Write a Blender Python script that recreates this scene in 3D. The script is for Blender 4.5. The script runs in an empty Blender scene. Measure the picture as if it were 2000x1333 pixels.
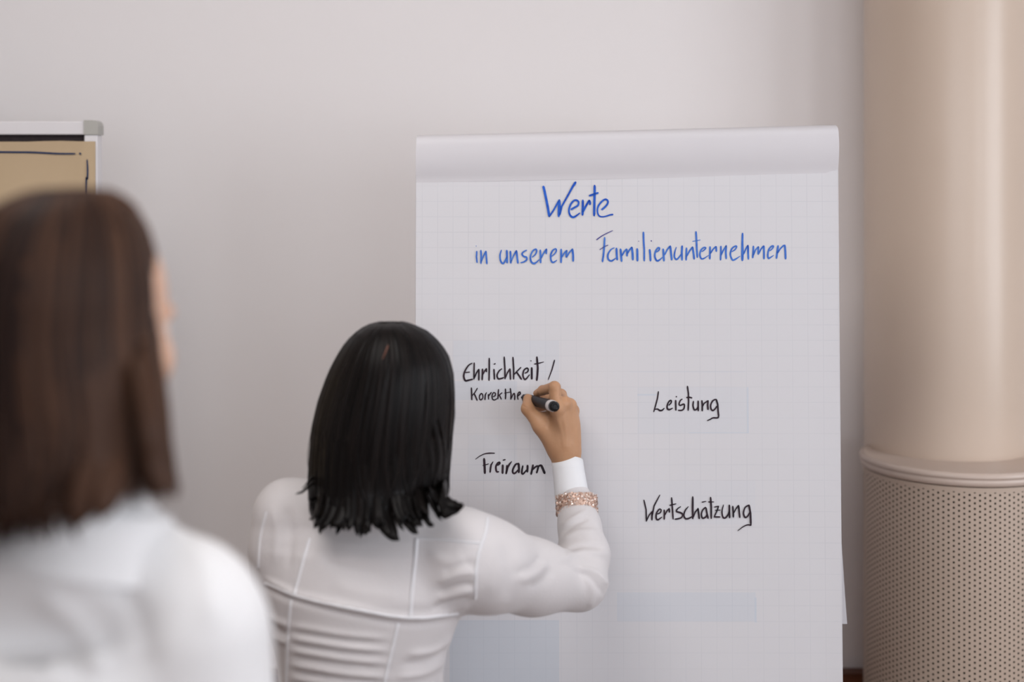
import bpy, math, random
import numpy as np
from mathutils import Vector
from mathutils.bvhtree import BVHTree

random.seed(7)
rng = np.random.default_rng(7)
PI = math.pi
C = bpy.context.scene.collection
SC = bpy.context.scene

# ------------------------------------------------------------------ camera, world, light, exposure
F = 2778.0                      # focal length in pixels of the 2000x1333 frame (50 mm on 36 mm)
HOR = 345.0                     # horizon row
EYE = 1.75                      # camera height
cam_d = bpy.data.cameras.new('camera')
cam = bpy.data.objects.new('camera', cam_d)
C.objects.link(cam)
cam.location = (0, 0, EYE)
cam.rotation_euler = (PI / 2, 0, 0)
cam_d.lens = 50.0
cam_d.sensor_width = 36.0
cam_d.sensor_fit = 'HORIZONTAL'
cam_d.shift_y = (HOR - 666.5) / 2000.0
cam_d.clip_start = 0.05
cam_d.dof.use_dof = True
cam_d.dof.focus_distance = 2.26
cam_d.dof.aperture_fstop = 1.6
SC.camera = cam

w = bpy.data.worlds.new('world')
SC.world = w
w.use_nodes = True
bg = w.node_tree.nodes['Background']
bg.inputs[0].default_value = (0.80, 0.88, 1.0, 1)
bg.inputs[1].default_value = 1.0


def area(name, loc, rot, sx, sy, power, col):
    l = bpy.data.lights.new(name, 'AREA')
    l.shape = 'RECTANGLE'
    l.size, l.size_y = sx, sy
    l.energy = power
    l.color = col
    o = bpy.data.objects.new(name, l)
    C.objects.link(o)
    o.location = loc
    o.rotation_euler = rot
    return o


# daylight entering by the two windows of the right wall and added fill behind the camera
area('daylight_right_near', (2.66, -1.25, 1.75), (0, PI / 2, 0), 1.5, 1.5, 56, (0.92, 0.95, 1.0))
area('daylight_right_far', (2.66, 0.95, 1.75), (0, PI / 2, 0), 1.5, 1.5, 48, (0.90, 0.94, 1.0))
area('back_fill', (0.6, -3.36, 1.95), (PI / 2, 0, 0), 3.2, 1.3, 40, (0.90, 0.94, 1.0))
# added overhead fill without a fixture, brightening wall and chart towards the top
area('overhead_fill', (-0.6, 0.95, 2.93), (0, 0, 0), 1.2, 1.2, 25, (1.0, 0.96, 0.93))

vs = SC.view_settings
vs.view_transform = 'Standard'
vs.look = 'None'
vs.gamma = 1.0
vs.use_curve_mapping = False
vs.exposure = -0.02


# ------------------------------------------------------------------ helpers
def P(px, py, d):
    return np.array([(px - 1000.0) * d / F, d, EYE - (py - HOR) * d / F])


def mat(name, col, rough=0.6, spec=0.3, metal=0.0, sss=0.0, sheen=0.0):
    m = bpy.data.materials.new(name)
    m.use_nodes = True
    b = m.node_tree.nodes['Principled BSDF']
    b.inputs['Base Color'].default_value = (*col, 1)
    b.inputs['Roughness'].default_value = rough
    b.inputs['Specular IOR Level'].default_value = spec
    b.inputs['Metallic'].default_value = metal
    if sss:
        b.inputs['Subsurface Weight'].default_value = sss
        b.inputs['Subsurface Radius'].default_value = (0.012, 0.005, 0.003)
        b.inputs['Subsurface Scale'].default_value = 1.0
    if sheen:
        b.inputs['Sheen Weight'].default_value = sheen
    return m


def noise_col(m, c1, c2, scale, stretch=(1, 1, 1), bump=0.0, detail=4.0, coord='Object', bscale=None):
    nt = m.node_tree
    b = nt.nodes['Principled BSDF']
    tc = nt.nodes.new('ShaderNodeTexCoord')
    mp = nt.nodes.new('ShaderNodeMapping')
    mp.inputs['Scale'].default_value = stretch
    nt.links.new(tc.outputs[coord], mp.inputs[0])
    n = nt.nodes.new('ShaderNodeTexNoise')
    n.inputs['Scale'].default_value = scale
    n.inputs['Detail'].default_value = detail
    nt.links.new(mp.outputs[0], n.inputs['Vector'])
    r = nt.nodes.new('ShaderNodeValToRGB')
    r.color_ramp.elements[0].position = 0.3
    r.color_ramp.elements[1].position = 0.7
    r.color_ramp.elements[0].color = (*c1, 1)
    r.color_ramp.elements[1].color = (*c2, 1)
    nt.links.new(n.outputs[0], r.inputs[0])
    nt.links.new(r.outputs[0], b.inputs['Base Color'])
    if bump:
        bp = nt.nodes.new('ShaderNodeBump')
        bp.inputs['Strength'].default_value = bump
        bp.inputs['Distance'].default_value = 0.002
        n2 = n
        if bscale:
            n2 = nt.nodes.new('ShaderNodeTexNoise')
            n2.inputs['Scale'].default_value = bscale
            nt.links.new(mp.outputs[0], n2.inputs['Vector'])
        nt.links.new(n2.outputs[0], bp.inputs['Height'])
        nt.links.new(bp.outputs[0], b.inputs['Normal'])
    return m


def tag(o, label=None, cat=None, group=None, kind=None):
    if label: o['label'] = label
    if cat: o['category'] = cat
    if group: o['group'] = group
    if kind: o['kind'] = kind
    return o


def empty(name, loc, label=None, cat=None, group=None, kind=None):
    o = bpy.data.objects.new(name, None)
    o.empty_display_size = 0.05
    C.objects.link(o)
    o.location = loc
    return tag(o, label, cat, group, kind)


WORLD0 = {}


def root_loc(o):
    v = Vector((0, 0, 0))
    while o is not None:
        v = v + o.location
        o = o.parent
    return v


def mesh_obj(name, verts, faces, m, parent=None, smooth=False, solid=0.0, loc=(0, 0, 0), bevel=0.0):
    """verts in WORLD coordinates; the object is parented so that they stay put."""
    verts = np.asarray(verts, dtype=float)
    org = np.array(root_loc(parent)) if parent is not None else np.zeros(3)
    org = org + np.array(loc)
    me = bpy.data.meshes.new(name)
    me.from_pydata((verts - org).tolist(), [], [tuple(int(i) for i in f) for f in faces])
    me.update()
    if smooth:
        me.polygons.foreach_set('use_smooth', [True] * len(me.polygons))
    ms = m if isinstance(m, (list, tuple)) else [m]
    for q in ms: me.materials.append(q)
    o = bpy.data.objects.new(name, me)
    C.objects.link(o)
    o.location = loc
    if parent is not None: o.parent = parent
    if solid:
        s = o.modifiers.new('thickness', 'SOLIDIFY')
        s.thickness = solid
        s.offset = 0
    if bevel:
        s = o.modifiers.new('bevel', 'BEVEL')
        s.width = bevel
        s.segments = 2
    return o


class MB:
    def __init__(s): s.v = []; s.f = []

    def add(s, v, f):
        n = len(s.v)
        s.v += [tuple(p) for p in v]
        s.f += [tuple(i + n for i in q) for q in f]
        return s

    def box(s, x0, x1, y0, y1, z0, z1):
        v = [(x, y, z) for x in (x0, x1) for y in (y0, y1) for z in (z0, z1)]
        f = [(0, 1, 3, 2), (4, 6, 7, 5), (0, 4, 5, 1), (2, 3, 7, 6), (0, 2, 6, 4), (1, 5, 7, 3)]
        return s.add(v, f)

    def tube(s, pts, rads, n=12, caps=True, flat=None):
        pts = [np.array(p, float) for p in pts]
        if not hasattr(rads, '__len__'): rads = [rads] * len(pts)
        v = []
        up = None
        for i, p in enumerate(pts):
            t = pts[min(i + 1, len(pts) - 1)] - pts[max(i - 1, 0)]
            t = t / (np.linalg.norm(t) + 1e-9)
            if up is None:
                a = np.array([0, 0, 1.0]) if abs(t[2]) < 0.9 else np.array([1.0, 0, 0])
                up = np.cross(t, a)
            up = up - t * np.dot(up, t)
            up /= np.linalg.norm(up) + 1e-9
            w_ = np.cross(t, up)
            for k in range(n):
                a = 2 * PI * k / n
                v.append(p + rads[i] * (math.cos(a) * up + math.sin(a) * w_))
        f = []
        for i in range(len(pts) - 1):
            for k in range(n):
                k2 = (k + 1) % n
                f.append((i * n + k, i * n + k2, (i + 1) * n + k2, (i + 1) * n + k))
        if caps:
            f.append(tuple(range(n))[::-1])
            f.append(tuple((len(pts) - 1) * n + k for k in range(n)))
        return s.add(v, f)

    def lathe(s, prof, cx, cy, n=64, a0=0.0, a1=2 * PI, cz=0.0):
        full = abs(a1 - a0 - 2 * PI) < 1e-6
        m_ = n if full else n + 1
        v = []
        for r, z in prof:
            for k in range(m_):
                a = a0 + (a1 - a0) * k / n
                v.append((cx + r * math.cos(a), cy + r * math.sin(a), cz + z))
        f = []
        for i in range(len(prof) - 1):
            for k in range(n):
                k2 = (k + 1) % m_
                f.append((i * m_ + k, i * m_ + k2, (i + 1) * m_ + k2, (i + 1) * m_ + k))
        return s.add(v, f)

    def build(s, name, m, parent=None, **kw):
        return mesh_obj(name, s.v, s.f, m, parent, **kw)


def axis_lathe(p0, p1, prof, n=32):
    """prof: (t along p0->p1 in metres, radius). Returns verts, faces."""
    p0 = np.array(p0); p1 = np.array(p1)
    t = (p1 - p0) / np.linalg.norm(p1 - p0)
    a = np.array([0, 0, 1.0]) if abs(t[2]) < 0.9 else np.array([1.0, 0, 0])
    u = np.cross(t, a); u /= np.linalg.norm(u)
    w_ = np.cross(u, t)
    v = []
    for s_, r in prof:
        for k in range(n):
            q = 2 * PI * k / n
            v.append(p0 + t * s_ + r * (math.cos(q) * u + math.sin(q) * w_))
    f = []
    for i in range(len(prof) - 1):
        for k in range(n):
            k2 = (k + 1) % n
            f.append((i * n + k, (i + 1) * n + k, (i + 1) * n + k2, i * n + k2))
    return v, f


# -------- signed-distance modelling: smooth union of primitives -> one continuous surface
class Vol:
    def __init__(s, lo, hi, h):
        s.h = h
        s.o = np.array(lo, dtype=np.float32)
        n = np.ceil((np.array(hi) - np.array(lo)) / h).astype(int) + 1
        s.F = np.full(n, 0.2, dtype=np.float32)
        s.n = n
        s.ax = [s.o[i] + h * np.arange(n[i], dtype=np.float32) for i in range(3)]

    def region(s, lo, hi):
        a = np.clip(np.floor((np.array(lo) - s.o) / s.h).astype(int), 0, s.n)
        b = np.clip(np.ceil((np.array(hi) - s.o) / s.h).astype(int) + 1, 0, s.n)
        sl = tuple(slice(a[i], b[i]) for i in range(3))
        X = s.ax[0][sl[0]][:, None, None]
        Y = s.ax[1][sl[1]][None, :, None]
        Z = s.ax[2][sl[2]][None, None, :]
        return sl, X, Y, Z

    def comb(s, sl, d, k, sub=False):
        a = s.F[sl]
        if a.size == 0: return
        if sub:
            h = np.clip(0.5 - 0.5 * (a + d) / k, 0, 1)
            s.F[sl] = a + (-d - a) * h + k * h * (1 - h)
        else:
            h = np.clip(0.5 + 0.5 * (d - a) / k, 0, 1)
            s.F[sl] = d + (a - d) * h - k * h * (1 - h)

    def capsule(s, p0, p1, r0, r1, k=0.02, sub=False):
        p0 = np.array(p0, np.float32); p1 = np.array(p1, np.float32)
        m = max(r0, r1) + k + 0.03
        sl, X, Y, Z = s.region(np.minimum(p0, p1) - m, np.maximum(p0, p1) + m)
        d = p1 - p0
        L = float(np.dot(d, d)) + 1e-9
        t = np.clip(((X - p0[0]) * d[0] + (Y - p0[1]) * d[1] + (Z - p0[2]) * d[2]) / L, 0, 1)
        q = np.sqrt((X - p0[0] - t * d[0]) ** 2 + (Y - p0[1] - t * d[1]) ** 2 + (Z - p0[2] - t * d[2]) ** 2) - (r0 + (r1 - r0) * t)
        s.comb(sl, q.astype(np.float32), k, sub)
        return s

    def chain(s, pts, rads, k=0.02):
        for i in range(len(pts) - 1): s.capsule(pts[i], pts[i + 1], rads[i], rads[i + 1], k)
        return s

    def ellip(s, c, r, k=0.02, R=None, sub=False):
        c = np.array(c, np.float32); r = np.array(r, np.float32)
        m = max(r) + k + 0.03
        sl, X, Y, Z = s.region(c - m, c + m)
        x, y, z = X - c[0], Y - c[1], Z - c[2]
        if R is not None:
            x, y, z = (R[0][0] * x + R[1][0] * y + R[2][0] * z, R[0][1] * x + R[1][1] * y + R[2][1] * z, R[0][2] * x + R[1][2] * y + R[2][2] * z)
        k0 = np.sqrt((x / r[0]) ** 2 + (y / r[1]) ** 2 + (z / r[2]) ** 2)
        k1 = np.sqrt((x / r[0] ** 2) ** 2 + (y / r[1] ** 2) ** 2 + (z / r[2] ** 2) ** 2) + 1e-6
        s.comb(sl, (k0 * (k0 - 1) / k1).astype(np.float32), k, sub)
        return s

    def loft(s, prof, k=0.02, e=2.3):
        """prof rows (z, cx, cy, a, b), z ascending; superelliptic sections"""
        pr = np.array(prof, np.float32)
        m = k + 0.03
        lo = (pr[:, 1] - pr[:, 3]).min() - m, (pr[:, 2] - pr[:, 4]).min() - m, pr[0, 0] - m
        hi = (pr[:, 1] + pr[:, 3]).max() + m, (pr[:, 2] + pr[:, 4]).max() + m, pr[-1, 0] + m
        sl, X, Y, Z = s.region(lo, hi)
        z = Z[0, 0]
        g = lambda i: np.interp(z, pr[:, 0], pr[:, i]).astype(np.float32)[None, None, :]
        cx, cy, a, b = g(1), g(2), g(3), g(4)
        q = (np.abs((X - cx) / a) ** e + np.abs((Y - cy) / b) ** e) ** (1 / e)
        d = (q - 1) * np.minimum(a, b)
        dz = np.maximum(pr[0, 0] - Z, Z - pr[-1, 0])
        d = np.where(dz > 0, np.sqrt(np.maximum(d, 0) ** 2 + dz ** 2), np.maximum(d, dz))
        s.comb(sl, d.astype(np.float32), k)
        return s

    def mesh(s):
        Fv = s.F
        ny, nz = s.n[1], s.n[2]
        ins = Fv < 0
        acc_c = []; acc_p = []; quads = []
        unit = np.eye(3, dtype=int)
        for a in range(3):
            sl0 = [slice(None)] * 3; sl1 = [slice(None)] * 3
            sl0[a] = slice(0, -1); sl1[a] = slice(1, None)
            x = ins[tuple(sl0)] != ins[tuple(sl1)]
            idx = np.argwhere(x)
            b, c = (a + 1) % 3, (a + 2) % 3
            ok = (idx[:, b] > 0) & (idx[:, c] > 0) & (idx[:, b] < s.n[b] - 1) & (idx[:, c] < s.n[c] - 1)
            idx = idx[ok]
            f0 = Fv[idx[:, 0], idx[:, 1], idx[:, 2]]
            j = idx + unit[a]
            f1 = Fv[j[:, 0], j[:, 1], j[:, 2]]
            t = f0 / (f0 - f1)
            pos = idx.astype(float)
            pos[:, a] += t
            cells = []
            for db, dc in ((0, 0), (-1, 0), (-1, -1), (0, -1)):
                cc = idx + db * unit[b] + dc * unit[c]
                lin = (cc[:, 0] * ny + cc[:, 1]) * nz + cc[:, 2]
                cells.append(lin)
                acc_c.append(lin); acc_p.append(pos)
            q = np.stack(cells, 1)
            flip = f0 > 0
            q[flip] = q[flip][:, ::-1]
            quads.append(q)
        cid = np.concatenate(acc_c); pp = np.concatenate(acc_p)
        uq, inv = np.unique(cid, return_inverse=True)
        cnt = np.bincount(inv)
        v = np.stack([np.bincount(inv, weights=pp[:, i]) / cnt for i in range(3)], 1)
        v = v * s.h + s.o
        q = np.searchsorted(uq, np.concatenate(quads))
        return v, q


def vnormals(v, q):
    n = np.cross(v[q[:, 2]] - v[q[:, 0]], v[q[:, 3]] - v[q[:, 1]])
    N = np.zeros_like(v)
    for i in range(4): np.add.at(N, q[:, i], n)
    return N / (np.linalg.norm(N, axis=1)[:, None] + 1e-12)


def relax(v, q, it=2, lam=0.5):
    for _ in range(it):
        A = np.zeros_like(v); c = np.zeros(len(v))
        for i in range(4):
            for j in ((i + 1) % 4,):
                np.add.at(A, q[:, i], v[q[:, j]]); np.add.at(c, q[:, i], 1)
                np.add.at(A, q[:, j], v[q[:, i]]); np.add.at(c, q[:, j], 1)
        v = v + lam * (A / np.maximum(c, 1)[:, None] - v)
    return v


def nets_obj(name, v, q, m, parent, smooth=True):
    org = np.array(root_loc(parent)) if parent is not None else np.zeros(3)
    me = bpy.data.meshes.new(name)
    me.vertices.add(len(v))
    me.vertices.foreach_set('co', (v - org).astype(np.float32).ravel())
    me.loops.add(len(q) * 4)
    me.loops.foreach_set('vertex_index', q.astype(np.int32).ravel())
    me.polygons.add(len(q))
    me.polygons.foreach_set('loop_start', (np.arange(len(q)) * 4).astype(np.int32))
    me.polygons.foreach_set('loop_total', np.full(len(q), 4, np.int32))
    me.update(calc_edges=True)
    me.validate()
    me.polygons.foreach_set('use_smooth', [smooth] * len(me.polygons))
    me.materials.append(m)
    o = bpy.data.objects.new(name, me)
    C.objects.link(o)
    if parent is not None: o.parent = parent
    return o


def proj(v):
    return 1000 + v[:, 0] * F / v[:, 1], HOR + (EYE - v[:, 2]) * F / v[:, 1]


def seg_dist(u, w_, pts):
    """distance of points (u,w_) to a polyline and the parameter along it"""
    best = np.full(u.shape, 1e9); par = np.zeros(u.shape)
    n = len(pts) - 1
    for i in range(n):
        ax, ay = pts[i]; bx, by = pts[i + 1]
        dx, dy = bx - ax, by - ay
        t = np.clip(((u - ax) * dx + (w_ - ay) * dy) / (dx * dx + dy * dy + 1e-9), 0, 1)
        d = np.hypot(u - ax - t * dx, w_ - ay - t * dy)
        m_ = d < best
        best[m_] = d[m_]; par[m_] = (i + t[m_]) / n
    return best, par


def smooth_line(pts, per=6):
    pts = [np.array(p, float) for p in pts]
    if len(pts) < 3: return pts
    out = []
    ext = [2 * pts[0] - pts[1]] + pts + [2 * pts[-1] - pts[-2]]
    for i in range(1, len(ext) - 2):
        p0, p1, p2, p3 = ext[i - 1:i + 3]
        for k in range(per):
            t = k / per
            out.append(0.5 * ((2 * p1) + (-p0 + p2) * t + (2 * p0 - 5 * p1 + 4 * p2 - p3) * t * t + (-p0 + 3 * p1 - 3 * p2 + p3) * t ** 3))
    out.append(pts[-1])
    return out


def fold(v, q, ridges):
    """cloth folds: (polyline, sigma px, height m) moves the facing surface along its normal"""
    N = vnormals(v, q)
    face = np.clip(-N[:, 1] * 2.0 + 0.4, 0, 1)
    u, w_ = proj(v)
    D = np.zeros(len(v))
    for pts, sg, amp in ridges:
        pts = smooth_line(pts, 5)
        d, t = seg_dist(u, w_, pts)
        D += amp * np.exp(-(d / sg) ** 2) * np.clip(np.sin(PI * np.clip(t, 0.02, 0.98)) * 1.8, 0, 1)
    return v + N * (D * face)[:, None]


# ------------------------------------------------------------------ materials
M = {}
M['wall'] = noise_col(mat('wall_paint', (0.72, 0.68, 0.66), 0.85, 0.15), (0.87, 0.83, 0.825), (0.89, 0.85, 0.845), 1.2, bump=0.08, bscale=160)
M['ceiling'] = mat('ceiling_paint', (0.80, 0.78, 0.75), 0.9, 0.1)
M['wood_dark'] = noise_col(mat('dark_red_wood', (0.15, 0.045, 0.02), 0.4, 0.4), (0.10, 0.03, 0.015), (0.20, 0.07, 0.03), 6, (1, 1, 8), 0.1)
M['floor'] = noise_col(mat('floor_wood', (0.30, 0.16, 0.08), 0.45, 0.4), (0.13, 0.06, 0.03), (0.20, 0.10, 0.05), 5, (1, 9, 1), 0.1)
M['pillar'] = noise_col(mat('pillar_cream_paint', (0.70, 0.62, 0.54), 0.3, 0.5), (0.62, 0.495, 0.40), (0.65, 0.525, 0.43), 2)
M['cover'] = noise_col(mat('cover_metal_paint', (0.62, 0.54, 0.47), 0.45, 0.4), (0.49, 0.385, 0.31), (0.52, 0.415, 0.34), 3)
M['ledge'] = noise_col(mat('ledge_paint', (0.62, 0.55, 0.50), 0.35, 0.5), (0.56, 0.45, 0.385), (0.59, 0.48, 0.415), 3)
M['hole_shade'] = mat('painted_hole_shade', (0.03, 0.028, 0.02), 0.9, 0.1)
M['frame_white'] = mat('window_paint', (0.82, 0.82, 0.80), 0.35, 0.5)
M['alu'] = noise_col(mat('pale_aluminium', (0.70, 0.68, 0.69), 0.45, 0.5, 0.0), (0.69, 0.66, 0.68), (0.73, 0.71, 0.72), 8)
M['corner'] = mat('grey_plastic', (0.42, 0.41, 0.38), 0.5, 0.4)
M['felt'] = noise_col(mat('dark_felt', (0.035, 0.028, 0.03), 0.95, 0.05), (0.03, 0.024, 0.026), (0.045, 0.036, 0.038), 60)
M['kraft'] = noise_col(mat('kraft_paper', (0.50, 0.37, 0.22), 0.8, 0.15), (0.44, 0.33, 0.21), (0.49, 0.37, 0.245), 2.5, bump=0.1, bscale=90)
M['steel'] = mat('grey_metal', (0.45, 0.45, 0.46), 0.35, 0.5, 0.6)
M['board'] = mat('white_board', (0.75, 0.75, 0.76), 0.35, 0.5)
M['ink_blue'] = noise_col(mat('blue_marker_ink', (0.02, 0.10, 0.48), 0.6, 0.2), (0.008, 0.06, 0.42), (0.03, 0.14, 0.60), 90)
M['ink_blue_light'] = noise_col(mat('lighter_blue_marker_ink', (0.05, 0.16, 0.55), 0.6, 0.2), (0.025, 0.11, 0.50), (0.08, 0.21, 0.62), 90)
M['ink_violet'] = mat('thin_violet_blue_ink', (0.05, 0.04, 0.26), 0.6, 0.2)
M['ink_black'] = noise_col(mat('black_marker_ink', (0.03, 0.02, 0.03), 0.6, 0.2), (0.018, 0.014, 0.02), (0.045, 0.025, 0.035), 80)
M['ink_navy'] = mat('navy_marker_ink', (0.012, 0.03, 0.09), 0.6, 0.2)
M['skin'] = noise_col(mat('skin', (0.52, 0.30, 0.18), 0.5, 0.35, sss=0.12), (0.44, 0.235, 0.125), (0.50, 0.28, 0.16), 25, bump=0.12, bscale=220)
M['skin_pale'] = noise_col(mat('pale_skin', (0.62, 0.38, 0.27), 0.5, 0.35, sss=0.12), (0.60, 0.36, 0.25), (0.65, 0.41, 0.30), 20)
M['nail'] = mat('nail', (0.62, 0.38, 0.30), 0.25, 0.5)
M['eye_white'] = mat('eye_white', (0.8, 0.78, 0.75), 0.2, 0.5)
M['iris'] = mat('dark_iris', (0.05, 0.03, 0.02), 0.2, 0.5)
M['lips'] = mat('lips', (0.50, 0.18, 0.15), 0.4, 0.4)
M['shirt'] = noise_col(mat('white_cotton', (0.78, 0.76, 0.77), 0.75, 0.2, sheen=0.2), (0.60, 0.57, 0.575), (0.63, 0.60, 0.605), 9, bump=0.15, bscale=300)
M['shirt_seam'] = mat('doubled_white_cotton', (0.70, 0.69, 0.71), 0.7, 0.2)
M['cuff'] = mat('stiff_white_cotton', (0.74, 0.74, 0.76), 0.7, 0.2)
M['shirt2'] = noise_col(mat('bright_white_cotton', (0.86, 0.85, 0.86), 0.8, 0.15, sheen=0.2), (0.72, 0.71, 0.715), (0.75, 0.74, 0.745), 6)
M['trousers'] = noise_col(mat('dark_cloth', (0.03, 0.03, 0.04), 0.9, 0.1), (0.025, 0.025, 0.035), (0.04, 0.04, 0.05), 30)
M['shoe'] = mat('black_leather', (0.02, 0.02, 0.02), 0.35, 0.5)
M['pen_black'] = mat('black_plastic', (0.012, 0.009, 0.011), 0.45, 0.25)
M['pen_end'] = mat('black_end_cap', (0.005, 0.004, 0.005), 0.35, 0.2)
M['pen_white'] = mat('white_plastic_band', (0.62, 0.58, 0.58), 0.45, 0.4)
M['gold'] = mat('rose_gold_sequins', (0.66, 0.46, 0.37), 0.35, 0.5, 0.35)
M['gold_light'] = mat('pale_sequins', (0.85, 0.76, 0.70), 0.2, 0.5, 0.3)


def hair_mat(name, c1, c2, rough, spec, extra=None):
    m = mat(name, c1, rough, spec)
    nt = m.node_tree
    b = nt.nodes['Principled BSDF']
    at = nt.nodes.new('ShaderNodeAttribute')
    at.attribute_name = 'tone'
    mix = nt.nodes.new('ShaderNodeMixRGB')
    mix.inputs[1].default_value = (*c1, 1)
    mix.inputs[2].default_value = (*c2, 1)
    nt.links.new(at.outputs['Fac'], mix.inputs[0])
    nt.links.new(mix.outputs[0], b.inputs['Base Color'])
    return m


M['hair_black'] = hair_mat('black_hair', (0.003, 0.0024, 0.0024), (0.010, 0.0075, 0.007), 0.38, 0.11)
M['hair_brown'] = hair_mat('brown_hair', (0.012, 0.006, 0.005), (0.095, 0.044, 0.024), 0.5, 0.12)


def glass_mat():
    m = bpy.data.materials.new('window_glass')
    m.use_nodes = True
    nt = m.node_tree
    for n in list(nt.nodes): nt.nodes.remove(n)
    out = nt.nodes.new('ShaderNodeOutputMaterial')
    mix = nt.nodes.new('ShaderNodeMixShader')
    tr = nt.nodes.new('ShaderNodeBsdfTransparent')
    gl = nt.nodes.new('ShaderNodeBsdfGlossy')
    gl.inputs['Roughness'].default_value = 0.05
    mix.inputs[0].default_value = 0.06
    nt.links.new(tr.outputs[0], mix.inputs[1])
    nt.links.new(gl.outputs[0], mix.inputs[2])
    nt.links.new(mix.outputs[0], out.inputs[0])
    return m


M['glass'] = glass_mat()


def paper_mat(name, x0, z0, pitch, boxes, strength=1.0):
    """white paper with a faint printed grid (object x/z) and pale-blue show-through rectangles"""
    m = mat(name, (0.665, 0.655, 0.68), 0.7, 0.2)
    nt = m.node_tree
    L = nt.links
    b = nt.nodes['Principled BSDF']
    tc = nt.nodes.new('ShaderNodeTexCoord')
    sp = nt.nodes.new('ShaderNodeSeparateXYZ')
    L.new(tc.outputs['Object'], sp.inputs[0])

    def math_(op, a, b_=None, c=None):
        n = nt.nodes.new('ShaderNodeMath')
        n.operation = op
        for i, q in enumerate((a, b_, c)):
            if q is None: continue
            if isinstance(q, (int, float)): n.inputs[i].default_value = q
            else: L.new(q, n.inputs[i])
        return n.outputs[0]

    def line(sock, off):
        q = math_('DIVIDE', math_('SUBTRACT', sock, off), pitch)
        fr = math_('FRACT', math_('ADD', q, 100.5))
        d = math_('MULTIPLY', math_('ABSOLUTE', math_('SUBTRACT', fr, 0.5)), pitch)
        return math_('SUBTRACT', 1.0, math_('SMOOTHSTEP', d, 0.0003, 0.0012)) if False else math_('LESS_THAN', d, 0.00055)

    g = math_('MAXIMUM', line(sp.outputs[0], x0), line(sp.outputs[2], z0))
    nz = nt.nodes.new('ShaderNodeTexNoise')
    nz.inputs['Scale'].default_value = 9
    L.new(tc.outputs['Object'], nz.inputs['Vector'])
    fade = math_('MULTIPLY', math_('POWER', nz.outputs[0], 1.5), 0.38 * strength)
    g = math_('MULTIPLY', g, fade)
    mix = nt.nodes.new('ShaderNodeMixRGB')
    mix.inputs[1].default_value = (0.665, 0.655, 0.68, 1)
    mix.inputs[2].default_value = (0.38, 0.40, 0.45, 1)
    L.new(g, mix.inputs[0])
    col = mix.outputs[0]
    for (bx0, bx1, bz0, bz1, c, f) in boxes:
        i = math_('MULTIPLY', math_('MULTIPLY', math_('GREATER_THAN', sp.outputs[0], bx0), math_('LESS_THAN', sp.outputs[0], bx1)),
                  math_('MULTIPLY', math_('GREATER_THAN', sp.outputs[2], bz0), math_('LESS_THAN', sp.outputs[2], bz1)))
        i = math_('MULTIPLY', i, f)
        mm = nt.nodes.new('ShaderNodeMixRGB')
        mm.inputs[2].default_value = (*c, 1)
        L.new(i, mm.inputs[0]); L.new(col, mm.inputs[1])
        col = mm.outputs[0]
    L.new(col, b.inputs['Base Color'])
    return m


# ------------------------------------------------------------------ the room
YW = 2.90
XL, XR, YB, H = -4.2, 2.5, -3.2, 2.95


def struct(name, mb, m, **kw):
    return tag(mb.build(name, m, None, **kw), kind='structure')


struct('floor', MB().box(XL - .1, XR + .2, YB - .2, YW + .1, -0.1, 0), M['floor'])
struct('ceiling', MB().box(XL - .1, XR + .2, YB - .2, YW + .1, H, H + .1), M['ceiling'])
struct('wall_front', MB().box(XL - .1, XR + .2, YW, YW + .1, 0, H), M['wall'])
struct('wall_left', MB().box(XL - .1, XL, YB - .2, YW, 0, H), M['wall'])
# right wall with two window openings
W1, W2 = (-2.0, -0.5), (0.2, 1.7)
Z0, Z1 = 1.1, 2.6
mb = MB()
mb.box(XR, XR + .1, YB - .2, YW, 0, Z0); mb.box(XR, XR + .1, YB - .2, YW, Z1, H)
mb.box(XR, XR + .1, YB - .2, W1[0], Z0, Z1); mb.box(XR, XR + .1, W1[1], W2[0], Z0, Z1); mb.box(XR, XR + .1, W2[1], YW, Z0, Z1)
struct('wall_right', mb, M['wall'])
B1 = (-1.0, 2.2)
mb = MB()
mb.box(XL, XR, YB - .1, YB, 0, Z0); mb.box(XL, XR, YB - .1, YB, Z1, H)
mb.box(XL, B1[0], YB - .1, YB, Z0, Z1); mb.box(B1[1], XR, YB - .1, YB, Z0, Z1)
struct('wall_back', mb, M['wall'])


def window(name, a0, a1, axis):
    e = empty(name, (XR + .05, a0, Z0) if axis == 'y' else (a0, YB - .05, Z0), kind='structure')

    def bx(u0, u1, z0, z1, t):
        if axis == 'y': return MB().box(XR + .05 - t, XR + .05 + t, u0, u1, z0, z1)
        return MB().box(u0, u1, YB - .05 - t, YB - .05 + t, z0, z1)
    mid = (a0 + a1) / 2
    for u0, u1, z0, z1 in ((a0, a0 + .05, Z0, Z1), (a1 - .05, a1, Z0, Z1), (a0 + .05, a1 - .05, Z0, Z0 + .05), (a0 + .05, a1 - .05, Z1 - .05, Z1), (mid - .03, mid + .03, Z0 + .05, Z1 - .05)):
        bx(u0, u1, z0, z1, .03).build('window_frame', M['frame_white'], e)
    for u0, u1 in ((a0 + .05, mid - .03), (mid + .03, a1 - .05)):
        bx(u0, u1, Z0 + .05, Z1 - .05, .003).build('pane', M['glass'], e)


window('window_1', *W1, 'y')
window('window_2', *W2, 'y')
window('added_window', *B1, 'x')  # unseen window added behind the camera for the frontal fill
ZT = EYE - (1312 - HOR) * 2.88 / F
struct('trim_1', MB().box(XL, XR, YW - .022, YW, 0.0, ZT - .03).box(XL, XR, YW - .034, YW, ZT - .03, ZT), M['wood_dark'])

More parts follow.
